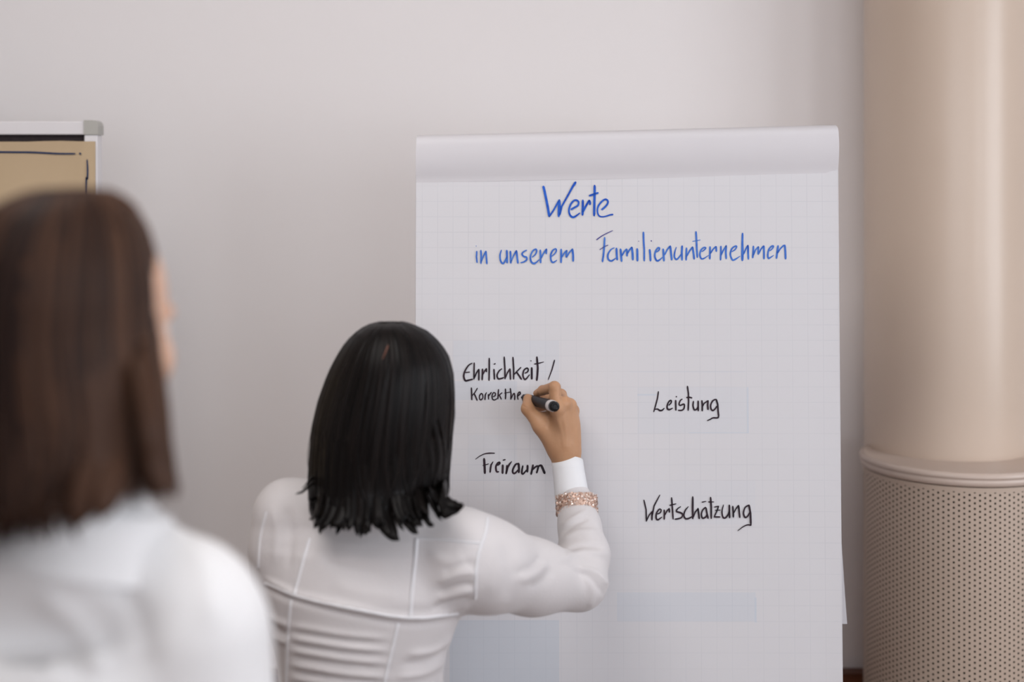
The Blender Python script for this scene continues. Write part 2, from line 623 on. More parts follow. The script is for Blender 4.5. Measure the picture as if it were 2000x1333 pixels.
# ------------------------------------------------------------------ pillar and its perforated cover
px_, py_, pr_ = 0.849, 2.775, 0.158
pil = MB().lathe([(pr_, 0.0), (pr_, 1.2), (pr_, H)], px_, py_, 96)
pil.build('round_pillar', M['pillar'], None, smooth=True)
tag(bpy.data.objects['round_pillar'], 'smooth cream round pillar rising against the wall behind the flip chart', 'pillar')
cx_, cy_, cr_ = 0.836, 2.66, 0.174
cov = empty('perforated_cover', (cx_, cy_, 0), 'beige perforated metal cover with rounded ledge around the pillar foot', 'cover')
ZL = 1.231
led = [(.01, ZL - .006), (cr_ - .012, ZL - .006), (cr_ - .006, ZL - .0035), (cr_ + .001, ZL), (cr_ + .005, ZL - .003), (cr_ + .0075, ZL - .008),
       (cr_ + .006, ZL - .0105), (cr_ + .004, ZL - .012), (cr_ + .006, ZL - .0145), (cr_ + .005, ZL - .022), (cr_ + .001, ZL - .025), (cr_ - .003, ZL - .025)]
MB().lathe(led, cx_, cy_, 128).build('ledge', M['ledge'], cov, smooth=True)
MB().lathe([(cr_ - .006, 0.0), (cr_ - .006, ZL - .01)], cx_, cy_, 96).build('shade_backing', M['hole_shade'], cov, smooth=True)  # near-black backing: the shade behind the holes is put into its colour
# perforated sheet: each hole is a real opening
colw = 0.0088 / cr_
ncol = int(round(2 * PI / colw / 2)) * 2
colw = 2 * PI / ncol
ph = 0.00962
nrow = 120
zt = ZL - .034
hr = 0.0020
hv, hf = [], []
ang = [PI / 8 * (2 * k + 0) for k in range(8)]
for c in range(ncol):
    a = c * colw
    if 0.15 * PI < (a % (2 * PI)) < 0.85 * PI:      # against the wall: plain, see below
        continue
    off = (c % 2) * ph / 2
    for r in range(nrow):
        zc = zt - r * ph - off
        if zc < 0.05: break
        b = len(hv)
        for k in range(8):
            hv.append((a + hr * math.cos(ang[k]) / cr_, zc + hr * math.sin(ang[k])))
        w2, h2 = colw / 2, ph / 2
        for sx, sz in ((1, 0), (1, 1), (0, 1), (-1, 1), (-1, 0), (-1, -1), (0, -1), (1, -1)):
            hv.append((a + sx * w2, zc + sz * h2))
        for k in range(8):
            k2 = (k + 1) % 8
            hf.append((b + k, b + 8 + k, b + 8 + k2, b + k2))
hv = np.array(hv)
hv3 = np.stack([cx_ + cr_ * np.cos(hv[:, 0]), cy_ + cr_ * np.sin(hv[:, 0]), hv[:, 1]], 1)
nets_obj('perforated_sheet', hv3, np.array(hf), M['cover'], cov)
MB().lathe([(cr_ + .0004, zt + ph * .0), (cr_ + .0004, ZL - .026)], cx_, cy_, 128).build('top_band', M['cover'], cov, smooth=True)
MB().lathe([(cr_ + .002, 0.0), (cr_ + .002, .06), (cr_, .064)], cx_, cy_, 128).build('foot_band', M['cover'], cov, smooth=True)
MB().lathe([(cr_, 0.05), (cr_, zt + .002)], cx_, cy_, 48, 0.14 * PI, 0.86 * PI).build('back_sheet', M['cover'], cov, smooth=True)

# ------------------------------------------------------------------ pin board on the left
D = 2.50
bl = empty('pin_board', (-1.33, D + .015, 0), 'pin board with pale frame, grey corner cap and brown kraft paper at left', 'pin board')
bx1 = P(191, 235, D)[0]; bzt = P(191, 236, D)[2]
bx0 = bx1 - 1.22; bzb = bzt - 1.5
fw = 0.0245
cpx = P(164, 0, D)[0]
MB().box(bx0 + fw, cpx, D, D + .03, bzt - fw, bzt - .001).build('frame_rail', M['alu'], bl, bevel=.002)
MB().box(bx0 + fw, cpx, D, D + .03, bzb, bzb + fw).build('frame_rail', M['alu'], bl, bevel=.002)
MB().box(cpx, bx1 - .001, D, D + .03, bzb + fw, bzt - fw).build('frame_rail', M['alu'], bl, bevel=.002)
MB().box(bx0, bx0 + fw, D, D + .03, bzb + fw, bzt - fw).build('frame_rail', M['alu'], bl, bevel=.002)
MB().box(bx0 + fw, cpx, D + .008, D + .022, bzb + fw, bzt - fw).build('felt_panel', M['felt'], bl)


def corner_cap(x0, x1, z0, z1, rx, rz):
    # box with its outer corner rounded
    r = .010
    pts = []
    ox, oz = (x1 if rx > 0 else x0), (z1 if rz > 0 else z0)
    ix, iz = (x0 if rx > 0 else x1), (z0 if rz > 0 else z1)
    pts = [(ix, iz), (ox, iz)]
    for k in range(7):
        a = PI / 2 * k / 6
        pts.append((ox - rx * r * (1 - math.cos(a)), oz - rz * r * (1 - math.sin(a))))
    pts.append((ix, oz))
    n = len(pts)
    v = [(x, D - .002, z) for x, z in pts] + [(x, D + .032, z) for x, z in pts]
    f = [tuple(range(n)), tuple(range(n, 2 * n))[::-1]] + [(i, (i + 1) % n, n + (i + 1) % n, n + i) for i in range(n)]
    mesh_obj('corner_cap', v, f, M['corner'], bl)


corner_cap(cpx, bx1 + .001, bzt - fw, bzt + .001, 1, 1)
corner_cap(bx0 - .001, bx0 + fw, bzt - fw, bzt + .001, -1, 1)
corner_cap(cpx, bx1 + .001, bzb - .001, bzb + fw, 1, -1)
corner_cap(bx0 - .001, bx0 + fw, bzb - .001, bzb + fw, -1, -1)
for sx in (bx0 + .04, bx1 - .06):
    MB().box(sx, sx + .03, D + .032, D + .062, .03, bzt - .1).build('post', M['alu'], bl)
    MB().box(sx, sx + .03, D - .2, D + .29, 0.0, .03).build('foot', M['alu'], bl, bevel=.004)
# kraft sheet, its top edge gently wavy
kx0, kx1 = bx0 + .03, P(187.5, 0, D)[0]
n = 40
kv, kf = [], []
for i in range(n + 1):
    t = i / n
    x = kx0 + (kx1 - kx0) * t
    pxx = 1000 + x * F / D
    top = np.interp(pxx, [-900, 0, 60, 110, 163, 190], [279, 277, 277, 275, 276.5, 276.5])
    zt_ = P(0, top, D)[2]
    for j in range(5):
        z = zt_ + (bzb + .06 - zt_) * j / 4
        kv.append((x, D - .0035 - .0012 * math.sin(9 * t + j), z))
for i in range(n):
    for j in range(4):
        a = i * 5 + j
        kf.append((a, a + 1, a + 6, a + 5))
kraft = mesh_obj('kraft_paper', kv, kf, M['kraft'], bl, smooth=True, solid=.0006)


# ------------------------------------------------------------------ drawn strokes
def strokes_obj(name, strokes, m, plane, parent, off=0.0009, label=None):
    """strokes: (pts_px, width_px, smooth, taper) laid as thin ink ribbons on the plane function"""
    V, Fc = [], []
    for pts, wd, sm, tp in strokes:
        pts = smooth_line(pts, 7) if sm else [np.array(p, float) for p in pts]
        if not sm:                      # densify straight strokes
            q = []
            for i in range(len(pts) - 1):
                for k in range(5): q.append(pts[i] + (pts[i + 1] - pts[i]) * k / 5)
            q.append(pts[-1]); pts = q
        n_ = len(pts)
        ws = []
        for i in range(n_):
            t = i / (n_ - 1)
            w_ = wd if not isinstance(wd, tuple) else np.interp(t, np.linspace(0, 1, len(wd)), wd)
            e = min(1.0, 0.72 + 0.28 * min(t, 1 - t) * n_)
            if tp: e *= 1 - 0.55 * t ** 2
            ws.append(w_ * e)
        base = len(V)
        Ls, Rs = [], []
        for i in range(n_):
            t = pts[min(i + 1, n_ - 1)] - pts[max(i - 1, 0)]
            t = t / (np.hypot(*t) + 1e-9)
            nn = np.array([-t[1], t[0]]) * ws[i] / 2
            Ls.append(pts[i] + nn); Rs.append(pts[i] - nn)
        t0 = pts[0] - pts[1]; t0 /= np.hypot(*t0) + 1e-9
        t1 = pts[-1] - pts[-2]; t1 /= np.hypot(*t1) + 1e-9
        ring = [pts[0] + t0 * ws[0] * .42] + Ls + [pts[-1] + t1 * ws[-1] * .42] + Rs[::-1]
        rows = [(Ls[i], Rs[i]) for i in range(n_)]
        for l, r in rows:
            V.append(plane(l[0], l[1], off)); V.append(plane(r[0], r[1], off))
        c0 = len(V); V.append(plane(*(pts[0] + t0 * ws[0] * .42), off)); V.append(plane(*(pts[-1] + t1 * ws[-1] * .42), off))
        for i in range(n_ - 1):
            a = base + 2 * i
            Fc.append((a, a + 1, a + 3, a + 2))
        Fc.append((base, c0, base + 1))
        a = base + 2 * (n_ - 1)
        Fc.append((a, a + 1, c0 + 1))
    o = mesh_obj(name, V, Fc, m, parent)
    if label: o['label'] = label
    return o


def kplane(px, py, off):
    return P(px, py, D - .0055 - off)


strokes_obj('drawn_line', [([(-700, 290), (-300, 294), (0, 297), (60, 297.5), (110, 300), (147, 300.3)], (3.2, 3.4, 3.4, 2.8), True, False),
                           ([(155, 300), (158, 300.5)], 3.6, False, False)], M['ink_navy'], kplane, kraft)
strokes_obj('drawn_line', [([(170, 312), (171, 330), (170.5, 350), (168, 380), (168, 700), (166, 1100)], (2.8, 3.4, 3.2, 3.2), True, False)], M['ink_navy'], kplane, kraft)

# ------------------------------------------------------------------ flip chart
CT = 1.7465                     # z of the crease
CD = 2.29
SL = 0.0395


def ch_y(z): return CD - SL * (CT - z)


def chart_pt(px, py, off):
    # ray from the lens through (px,py) meets the leaning sheet
    kz = -(py - HOR) / F
    d = (CD - SL * (CT - EYE)) / (1 - SL * kz)
    p = P(px, py, d)
    return np.array([p[0], p[1] - off, p[2]])


CX0 = -0.1545; CX1 = 0.5250; ZB = 0.757
fc = empty('flip_chart', ((CX0 + CX1) / 2, 2.35, 0), 'white flip chart with handwritten value words and curled pages over its top', 'flip chart')
nx, nz = 34, 50
sv, sf = [], []
for i in range(nx + 1):
    u = i / nx
    for j in range(nz + 1):
        t = j / nz
        zc = CT + .010 + (u - .5) * .014
        z = zc + (ZB - zc) * t
        x = CX0 + (CX1 - CX0) * u
        y = ch_y(z) + 0.0004 * math.sin(7 * t + 5 * u)
        if u > .97: y -= .0012 * (u - .97) / .03
        sv.append((x, y, z))
for i in range(nx):
    for j in range(nz):
        a = i * (nz + 1) + j
        sf.append((a, a + nz + 1, a + nz + 2, a + 1))
fo = fc.location


def bxs(x0, y0, x1, y1, c, f):
    a = chart_pt(x0, y1, 0); b = chart_pt(x1, y0, 0)
    return (a[0] - fo[0], b[0] - fo[0], a[2], b[2], c, f)


BL = (0.46, 0.55, 0.66)
boxes = [bxs(885, 666, 1092, 742, BL, .16), bxs(880, 745, 1010, 782, BL, .22), bxs(915, 850, 1010, 940, BL, .10),
         bxs(1245, 757, 1462, 847, BL, .10), bxs(1245, 770, 1282, 773, BL, .35), bxs(1459, 757, 1462, 847, BL, .30), bxs(1345, 845, 1460, 847, BL, .25),
         bxs(1245, 940, 1475, 1025, BL, .07), bxs(1205, 1158, 1476, 1215, BL, .22), bxs(1474, 1168, 1478, 1217, BL, .30),
         bxs(878, 1212, 1092, 1345, (0.42, 0.52, 0.63), .30), bxs(1230, 725, 1455, 728, BL, .12), bxs(1125, 1125, 1480, 1127, (.6, .6, .66), .2)]
g0 = chart_pt(944.5, 878, 0)
M['sheet'] = paper_mat('squared_paper', g0[0] - fo[0], g0[2], 0.02475, boxes)
M['paper'] = mat('plain_paper', (0.66, 0.64, 0.665), 0.7, 0.2)
sheet = mesh_obj('top_sheet', sv, sf, M['sheet'], fc, smooth=True)

# the block of sheets behind, its hanging strip, the board, easel
pad = MB()
for k in range(6):
    y_ = .002 + k * .0018
    dx = [0.0005, -.0007, .0012, -.0004, .0018, .0004][k]
    v = []
    for x in (CX0 + dx, CX1 + dx):
        for z in (ZB + .001 * k, CT + .006):
            v += [(x, ch_y(z) + y_, z), (x, ch_y(z) + y_ + .0012, z)]
    pad.add(v, [(0, 1, 3, 2), (4, 6, 7, 5), (0, 4, 5, 1), (2, 3, 7, 6), (0, 2, 6, 4), (1, 5, 7, 3)])
pad.build('paper_pad', M['paper'], fc)


def slab(x0, x1, z0, z1, y0, y1, m, name, parent=fc, **kw):
    v = []
    for x in (x0, x1):
        for z in (z0, z1):
            v += [(x, ch_y(z) + y0, z), (x, ch_y(z) + y1, z)]
    return mesh_obj(name, v, [(0, 1, 3, 2), (4, 6, 7, 5), (0, 4, 5, 1), (2, 3, 7, 6), (0, 2, 6, 4), (1, 5, 7, 3)], m, parent, **kw)


slab(CX0 + .012, CX1 - .012, .78, CT + .03, .014, .030, M['board'], 'easel_board')
slab(CX0 + .03, CX1 - .03, CT + .006, CT + .036, .001, .014, M['steel'], 'clamp_bar', bevel=.002)
slab(CX0 + .02, CX1 - .02, .742, .756, -.05, .030, M['steel'], 'pen_tray')
for sx in (CX0 + .07, CX1 - .07):
    MB().tube([(sx, ch_y(1.0) + .045, 1.45), (sx + (.02 if sx > 0 else -.02), ch_y(0) + .035, .012)], .011).build('leg', M['steel'], fc, smooth=True)
    MB().tube([(sx + (.02 if sx > 0 else -.02), ch_y(0) + .035, 0.0), (sx + (.02 if sx > 0 else -.02), ch_y(0) + .035, .02)], .015).build('rubber_foot', M['felt'], fc)
MB().tube([(.185, ch_y(1.4) + .045, 1.45), (.185, 2.78, .012)], .011).build('leg', M['steel'], fc, smooth=True)
MB().tube([(.185, 2.78, 0), (.185, 2.78, .02)], .015).build('rubber_foot', M['felt'], fc)


def flipped(bulge, up, back, zend, skew, name, dz=0.0, rise=0.0):
    """used page: leaves the crease, bows over the clamp and hangs down behind"""
    v = []
    prof = []
    m_ = 18
    for k in range(m_ + 1):
        t = k / m_
        prof.append(('a', t))
    for k in range(1, 13): prof.append(('b', k / 12))
    nn = 30
    for i in range(nn + 1):
        u = i / nn
        zc = CT - .0065 + u * .013
        top = .077 + .004 * u
        for kind, t in prof:
            if kind == 'a':
                # rising front, bulging
                a = PI * t
                if t < .72:
                    s_ = t / .72
                    y = -bulge * math.sin(PI * s_ * .62) / math.sin(PI * .62) * (1.0 if s_ > .6 else 1) * (1 - math.exp(-s_ * 9))
                    z = zc + (top + rise - .012) * s_
                else:
                    s_ = (t - .72) / .28
                    aa = PI * s_
                    y0 = -bulge * (1 - math.exp(-9))
                    r_ = (back - y0) / 2
                    y = y0 + r_ * (1 - math.cos(aa))
                    z = zc + top + rise - .012 + .012 * math.sin(aa)
                yy = ch_y(z) + y
                x = CX0 + (CX1 - CX0) * u + (.0035 * (0.5 - u) * max(0, t - .5) * 2)
            else:
                z1_ = zc + top + rise - .012
                z = z1_ + (zend - z1_) * t
                yy = ch_y(z1_) + back + .02 * math.sin(PI * t * .5) - SL * (z1_ - z) * .2
                x = CX0 + (CX1 - CX0) * u + skew * t ** 2.2
            v.append((x, yy, z))
    L_ = len(prof)
    f = [(i * L_ + k, (i + 1) * L_ + k, (i + 1) * L_ + k + 1, i * L_ + k + 1) for i in range(nn) for k in range(L_ - 1)]
    return mesh_obj(name, v, f, M['paper'], fc, smooth=True)


flipped(.010, .08, .040, EYE - (1211 - HOR) * 2.37 / F, .028, 'flipped_page', rise=0)
flipped(.0088, .078, .0385, 1.04, .020, 'flipped_page', rise=-.0015)
flipped(.0076, .076, .037, 1.00, .010, 'flipped_page', rise=-.003)


def word(name, ox, oy, s, strokes, m, default, label):
    out = []
    for st in strokes:
        pts = [(ox + x / s, oy + y / s) for x, y in st[0]]
        wd = st[1] if len(st) > 1 and st[1] else default
        sm = st[2] if len(st) > 2 else True
        tp = st[3] if len(st) > 3 else False
        out.append((pts, wd, sm, tp))
    return strokes_obj(name, out, m, chart_pt, sheet, label=label)


S = False
word('written_word', 1050, 340, 12.5, [
    ([(140, 300), (165, 400), (215, 640), (250, 820), (285, 1040)], 4.8, S), ([(285, 1040), (400, 870), (530, 630)], 3.2, S),
    ([(530, 630), (530, 830), (515, 1040)], (4.5, 6.5, 4.5), S), ([(540, 1000), (590, 790), (720, 560), (850, 320), (930, 200)], (3.6, 3.4, 3.8, 5.0), S),
    ([(815, 870), (900, 820), (980, 770), (1000, 690), (960, 645), (890, 650), (810, 740), (765, 880), (790, 1000), (860, 1055), (940, 1025), (1035, 950)], (3.6, 3.8, 3.6, 3.6, 3.6, 4.2, 2.2)),
    ([(1105, 640), (1102, 820), (1095, 1005)], 4.5, S), ([(1105, 930), (1170, 800), (1262, 640)], 3.8, S), ([(1262, 640), (1285, 700), (1275, 750)], 3.6, S),
    ([(1392, 280), (1392, 480), (1385, 740), (1380, 1020)], 4.6, S), ([(1260, 535), (1370, 495), (1480, 460)], 3.8, S),
    ([(1565, 875), (1650, 800), (1710, 720), (1710, 650), (1650, 620), (1560, 680), (1480, 790), (1460, 910), (1490, 1010), (1560, 1045), (1660, 1035), (1770, 1000), (1840, 990)], (3.6, 3.6, 3.4, 3.4, 3.0, 2.6, 3.4))],
     M['ink_blue'], 4.4, None)
word('written_word', 920, 450, 9.09, [
    ([(90, 276), (92, 284)], 1.8, S), ([(103, 370), (97, 470), (107, 575)], 3.0, S),
    ([(175, 355), (180, 460), (175, 590)], 3.4, S), ([(180, 560), (215, 470), (262, 370)], 2.6, S), ([(265, 370), (272, 480), (282, 595)], 3.4, S),
    ([(540, 350), (515, 440), (525, 540), (568, 590), (610, 530), (635, 470)], (2.0, 3.2, 3.4, 3.0, 2.4)), ([(635, 355), (638, 460), (640, 580)], 3.8, S),
    ([(698, 370), (703, 480), (705, 585)], 3.6, S), ([(710, 560), (750, 460), (805, 360)], 2.6, S), ([(805, 360), (818, 470), (832, 585)], 3.8, S),
    ([(990, 352), (930, 385), (905, 425), (940, 465), (985, 480), (985, 525), (940, 560), (880, 578)], (2.2, 3.0, 3.6, 3.2, 2.2)),
    ([(1085, 480), (1140, 430), (1165, 370), (1150, 335), (1095, 370), (1055, 460), (1065, 550), (1110, 590), (1160, 570), (1215, 515)], (1.8, 3.0, 3.0, 3.0, 3.6, 3.6, 1.2)),
    ([(1230, 350), (1232, 460), (1235, 580)], 3.6, S), ([(1240, 500), (1280, 420), (1340, 330)], 3.0, S), ([(1340, 330), (1335, 420)], 3.2, S),
    ([(1430, 465), (1490, 410), (1515, 360), (1500, 330), (1450, 360), (1415, 440), (1420, 530), (1450, 570), (1490, 555), (1525, 528)], (1.8, 2.8, 2.8, 3.4, 3.4, 1.2)),
    ([(1600, 335), (1600, 460), (1597, 575)], 3.8, S), ([(1610, 480), (1650, 410), (1700, 355)], 2.8, S), ([(1700, 355), (1690, 420), (1690, 480)], 3.4, S), ([(1695, 480), (1740, 400), (1805, 328)], 2.8, S),
    ([(1800, 335), (1812, 440), (1812, 550)], 4.0, S)], M['ink_blue_light'], 3.4, None)
word('written_word', 1150, 440, 10.0, [
    ([(310, 240), (300, 430), (285, 600), (265, 715)], 3.6, S),
    ([(500, 440), (430, 480), (375, 570), (378, 660), (430, 700), (480, 680), (530, 640)], (1.6, 2.6, 3.6, 3.6, 3.0, 1.4)), ([(540, 450), (545, 570), (555, 680)], 4.0, S),
    ([(620, 465), (630, 590), (640, 710)], 4.0, S), ([(645, 600), (690, 520), (735, 465)], 3.0, S), ([(740, 465), (745, 530), (745, 605)], 3.6, S), ([(750, 560), (790, 490), (840, 430)], 3.0, S), ([(840, 430), (855, 560), (860, 680)], 4.2, S),
    ([(945, 460), (948, 580), (950, 700)], 4.2, S),
    ([(1067, 135), (1070, 300), (1082, 480), (1082, 700)], 3.6, S),
    ([(1188, 475), (1200, 590), (1205, 700)], 4.0, S),
    ([(1310, 530), (1365, 495), (1380, 450), (1350, 445), (1300, 520), (1290, 620), (1330, 695), (1380, 680), (1440, 625)], (2, 3, 3, 3.2, 3.6, 3.6, 1.4)),
    ([(1452, 465), (1460, 590), (1468, 700)], 4.0, S), ([(1480, 580), (1530, 480), (1585, 410)], 3.0, S), ([(1590, 405), (1605, 550), (1620, 680)], 4.0, S),
    ([(1710, 430), (1680, 520), (1672, 620), (1710, 670), (1760, 630), (1800, 570)], (1.6, 3.4, 3.4, 2.0)), ([(1822, 405), (1815, 540), (1820, 685)], 4.0, S),
    ([(1908, 445), (1902, 570), (1900, 685)], 3.6, S), ([(1910, 610), (1970, 500), (2020, 430)], 3.0, S), ([(2025, 425), (2045, 550), (2058, 665)], 4.0, S)],
     M['ink_blue_light'], 3.8, None)
word('written_word', 1340, 440, 9.524, [
    ([(183, 120), (192, 280), (198, 450), (208, 600)], 3.8, S), ([(118, 303), (190, 290), (265, 275)], 1.6, S),
    ([(290, 495), (340, 460), (365, 425), (335, 415), (280, 460), (255, 545), (280, 620), (330, 620), (420, 560)], (1.8, 2.8, 2.8, 3.2, 3.6, 3.2, 1.2)),
    ([(445, 400), (443, 510), (440, 630)], 3.8, S), ([(450, 530), (500, 450), (555, 395)], 2.8, S), ([(555, 395), (560, 440), (562, 490)], 3.6, S),
    ([(648, 390), (645, 510), (640, 650)], 3.4, S), ([(650, 560), (690, 470), (750, 380)], 2.8, S), ([(745, 380), (738, 500), (745, 625)], 3.8, S),
    ([(850, 495), (910, 455), (940, 400), (915, 390), (850, 440), (822, 540), (850, 630), (880, 650), (940, 620), (1005, 575)], (1.8, 2.8, 3, 3.2, 3.6, 3.4, 1.2)),
    ([(1050, 150), (1045, 330), (1048, 500), (1045, 660)], (3.8, 4.2, 5.5, 4.5), S), ([(1070, 540), (1110, 440), (1150, 375)], 2.8, S), ([(1150, 375), (1152, 500), (1158, 635)], 3.8, S),
    ([(1252, 390), (1248, 500), (1238, 610)], 3.6, S), ([(1250, 560), (1290, 460), (1345, 400)], 2.8, S), ([(1345, 400), (1340, 470), (1340, 545)], 3.4, S), ([(1345, 540), (1390, 450), (1440, 385)], 2.8, S), ([(1445, 385), (1448, 510), (1448, 630)], 3.8, S),
    ([(1555, 480), (1600, 440), (1625, 395), (1595, 390), (1540, 450), (1518, 550), (1530, 615), (1570, 600), (1630, 560)], (1.8, 2.8, 3, 3.2, 3.6, 3.2, 1.2)),
    ([(1710, 380), (1695, 500), (1680, 620)], 3.8, S), ([(1700, 520), (1750, 440), (1820, 370)], 2.8, S), ([(1835, 370), (1845, 500), (1850, 630)], 4.0, S)],
     M['ink_blue_light'], 3.8, None)
for st in [
    ([(150, 287), (250, 215), (350, 160), (470, 105)], (1.8, 1.6, 1.5, 1.2)), ([(212, 480), (290, 430), (378, 388)], 1.4), ([(970, 312), (978, 318)], 1.6, S), ([(1216, 302), (1226, 314)], 2.2, S)]:
    word('pen_stroke', 1150, 440, 10.0, [st], M['ink_violet'], 1.5, 'thin violet-blue pen stroke')
word('written_word', 890, 690, 9.524, [
    ([(310, 185), (240, 230), (175, 330), (150, 430), (180, 510), (240, 505), (320, 485)], (2.0, 2.6, 3.4, 3.8, 3.4, 2.8)), ([(165, 362), (265, 352)], 2.0, S),
    ([(345, 180), (342, 330), (340, 485)], 3.0, S), ([(345, 470), (385, 370), (430, 300)], 2.6, S), ([(432, 300), (432, 400), (430, 505)], 3.2, S),
    ([(500, 295), (497, 400), (492, 500)], 3.4, S), ([(505, 400), (540, 330), (575, 285)], 2.6, S), ([(572, 290), (572, 350)], 3.0, S),
    ([(625, 95), (625, 300), (620, 510)], 3.2, S), ([(712, 210), (740, 195)], 2.2, S), ([(712, 300), (718, 400), (722, 490)], 3.2, S),
    ([(862, 290), (810, 330), (770, 410), (790, 475), (840, 475), (895, 455)], (2, 2.8, 3.4, 3.4, 2.6)),
    ([(903, 70), (915, 280), (918, 480)], 3.2, S), ([(925, 460), (960, 370), (1010, 290)], 2.6, S), ([(1010, 290), (1015, 390), (1020, 490)], 3.2, S),
    ([(1065, 75), (1078, 280), (1078, 485)], 3.2, S), ([(1215, 265), (1150, 330), (1085, 400)], 2.4, S), ([(1130, 350), (1180, 420), (1225, 490)], 3.4, S),
    ([(1285, 375), (1335, 350), (1350, 305), (1325, 280), (1270, 320), (1250, 410), (1275, 480), (1310, 480), (1375, 400)], (2.2, 3, 3, 2.8, 3.4, 3.4, 1.8)),
    ([(1398, 138), (1402, 150)], 2.2, S), ([(1415, 270), (1415, 380), (1415, 485)], 4.0, S),
    ([(1510, 70), (1527, 280), (1520, 400), (1508, 510)], 4.0, S), ([(1465, 205), (1540, 190), (1640, 165)], (2.6, 2.4, 1.4), S),
    ([(1840, 130), (1790, 310), (1720, 500)], (2.6, 2.4, 1.5), S)], M['ink_black'], 3.2, None)
word('written_word', 890, 690, 9.524, [
    ([(292, 645), (298, 760), (300, 870)], 3.0, S), ([(405, 650), (360, 730), (310, 790)], 2.0, S), ([(345, 755), (375, 820), (400, 880)], 2.8, S),
    ([(480, 745), (445, 790), (445, 850), (470, 870), (505, 830), (500, 770), (480, 750)], 2.4), ([(575, 730), (550, 780), (545, 870)], (1.4, 2.8, 2.6), S),
    ([(607, 765), (612, 860)], 2.6, S), ([(612, 800), (640, 760), (665, 730)], 2.4, S),
    ([(690, 815), (735, 790), (735, 745), (700, 740), (675, 800), (690, 860), (730, 870), (775, 840)], (1.8, 2.4, 2.4, 2.4, 2.6, 2.4, 1.6)),
    ([(797, 675), (790, 760), (785, 850)], 2.8, S), ([(865, 735), (810, 780), (795, 800)], 2.0, S), ([(815, 785), (850, 860)], 2.4, S),
    ([(925, 665), (930, 760), (925, 855)], 2.8, S), ([(905, 745), (960, 735), (1010, 725)], 1.6, S),
    ([(1015, 655), (1030, 760), (1025, 860)], 2.8, S), ([(1035, 840), (1065, 770), (1090, 745)], 2.2, S), ([(1090, 745), (1100, 800), (1095, 870)], 2.8, S),
    ([(1150, 800), (1200, 760), (1195, 725), (1165, 745), (1150, 800), (1160, 865)], 2.6),
    ([(1270, 770), (1240, 810), (1240, 855)], (2.2, 2.6, 2.2))], M['ink_black'], 2.6, None)
word('written_word', 920, 870, 12.5, [
    ([(105, 345), (200, 275), (320, 215), (440, 195), (580, 195)], (1.2, 1.6, 2.0, 2.8, 2.0)), ([(318, 325), (330, 500), (338, 690)], 4.6, S), ([(285, 500), (430, 455)], 1.8, S),
    ([(540, 400), (490, 480), (475, 560), (465, 665)], (1.6, 3.4, 3.8, 3.2), S),
    ([(645, 495), (700, 450), (695, 420), (650, 440), (608, 520), (615, 620), (640, 650), (680, 645)], (2.6, 3.4, 3.4, 3.6, 4, 3.6, 2.4)),
    ([(778, 368), (840, 350)], 2.4, S), ([(775, 480), (772, 580), (770, 690)], 4.2, S),
    ([(995, 395), (940, 460), (890, 540), (855, 700)], (1.4, 3.6, 4.4, 3.4), S), ([(875, 490), (868, 600), (855, 700)], 3.2, S),
    ([(1150, 450), (1090, 470), (1030, 570), (1015, 650), (1050, 690), (1100, 660), (1150, 600)], (3.2, 3.6, 3.8, 3.8, 3.4, 2.6)), ([(1160, 440), (1170, 560), (1165, 670)], 4.4, S),
    ([(1265, 500), (1245, 600), (1240, 680), (1270, 700), (1320, 650), (1360, 600)], (3, 3.8, 3.8, 3, 2.4)), ([(1380, 490), (1378, 580), (1372, 655)], 4.2, S),
    ([(1515, 480), (1490, 600), (1465, 715)], 3.8, S), ([(1500, 600), (1560, 540), (1625, 500)], 3.4, S), ([(1650, 500), (1625, 600), (1600, 680)], 3.6, S), ([(1640, 520), (1690, 490), (1720, 490)], 3.4, S), ([(1715, 490), (1760, 590), (1800, 690)], 4.8, S)],
     M['ink_black'], 4.2, None)
word('written_word', 1260, 745, 12.5, [
    ([(325, 250), (300, 420), (255, 590), (210, 750)], (2.6, 2.8, 2.8, 2.4), S), ([(235, 690), (300, 680), (360, 715), (420, 705), (470, 655)], (2.0, 3.0, 3.6, 3.2, 1.6)),
    ([(575, 590), (630, 530), (640, 480), (610, 470), (560, 530), (535, 620), (550, 680), (600, 690), (675, 655)], (2.2, 2.8, 2.8, 2.8, 3.4, 3.8, 1.8)),
    ([(755, 372), (768, 385)], 2.8, S), ([(745, 465), (747, 590), (750, 710)], 3.4, S),
    ([(910, 435), (860, 470), (828, 560), (860, 590), (930, 560), (960, 580), (945, 670), (890, 710), (810, 710)], (2.0, 2.8, 3.0, 3.2, 2.8, 3.0, 3.0)),
    ([(1032, 120), (1055, 300), (1060, 500), (1050, 715)], 3.2, S), ([(1010, 400), (1080, 392), (1145, 408)], 3.0, S),
    ([(1180, 485), (1168, 590), (1190, 680), (1215, 700), (1260, 680), (1290, 620)], (2.6, 3.2, 3.4, 3.0, 2.4)), ([(1295, 480), (1295, 600), (1297, 725)], 3.4, S),
    ([(1385, 470), (1395, 600), (1393, 725)], 3.4, S), ([(1400, 620), (1440, 540), (1540, 470)], (2.2, 2.4, 2.6), S), ([(1535, 475), (1525, 580), (1535, 695)], 3.6, S),
    ([(1720, 440), (1650, 480), (1600, 580), (1610, 680), (1655, 715), (1710, 670), (1750, 610)], (2.8, 3.0, 3.2, 3.4, 3.0, 2.6)),
    ([(1735, 440), (1770, 560), (1780, 720), (1795, 860)], 3.4, S), ([(1795, 865), (1760, 895), (1660, 895), (1590, 930), (1515, 965)], (3.4, 3.2, 3.0, 2.4, 1.8))],
     M['ink_black'], 3.2, None)
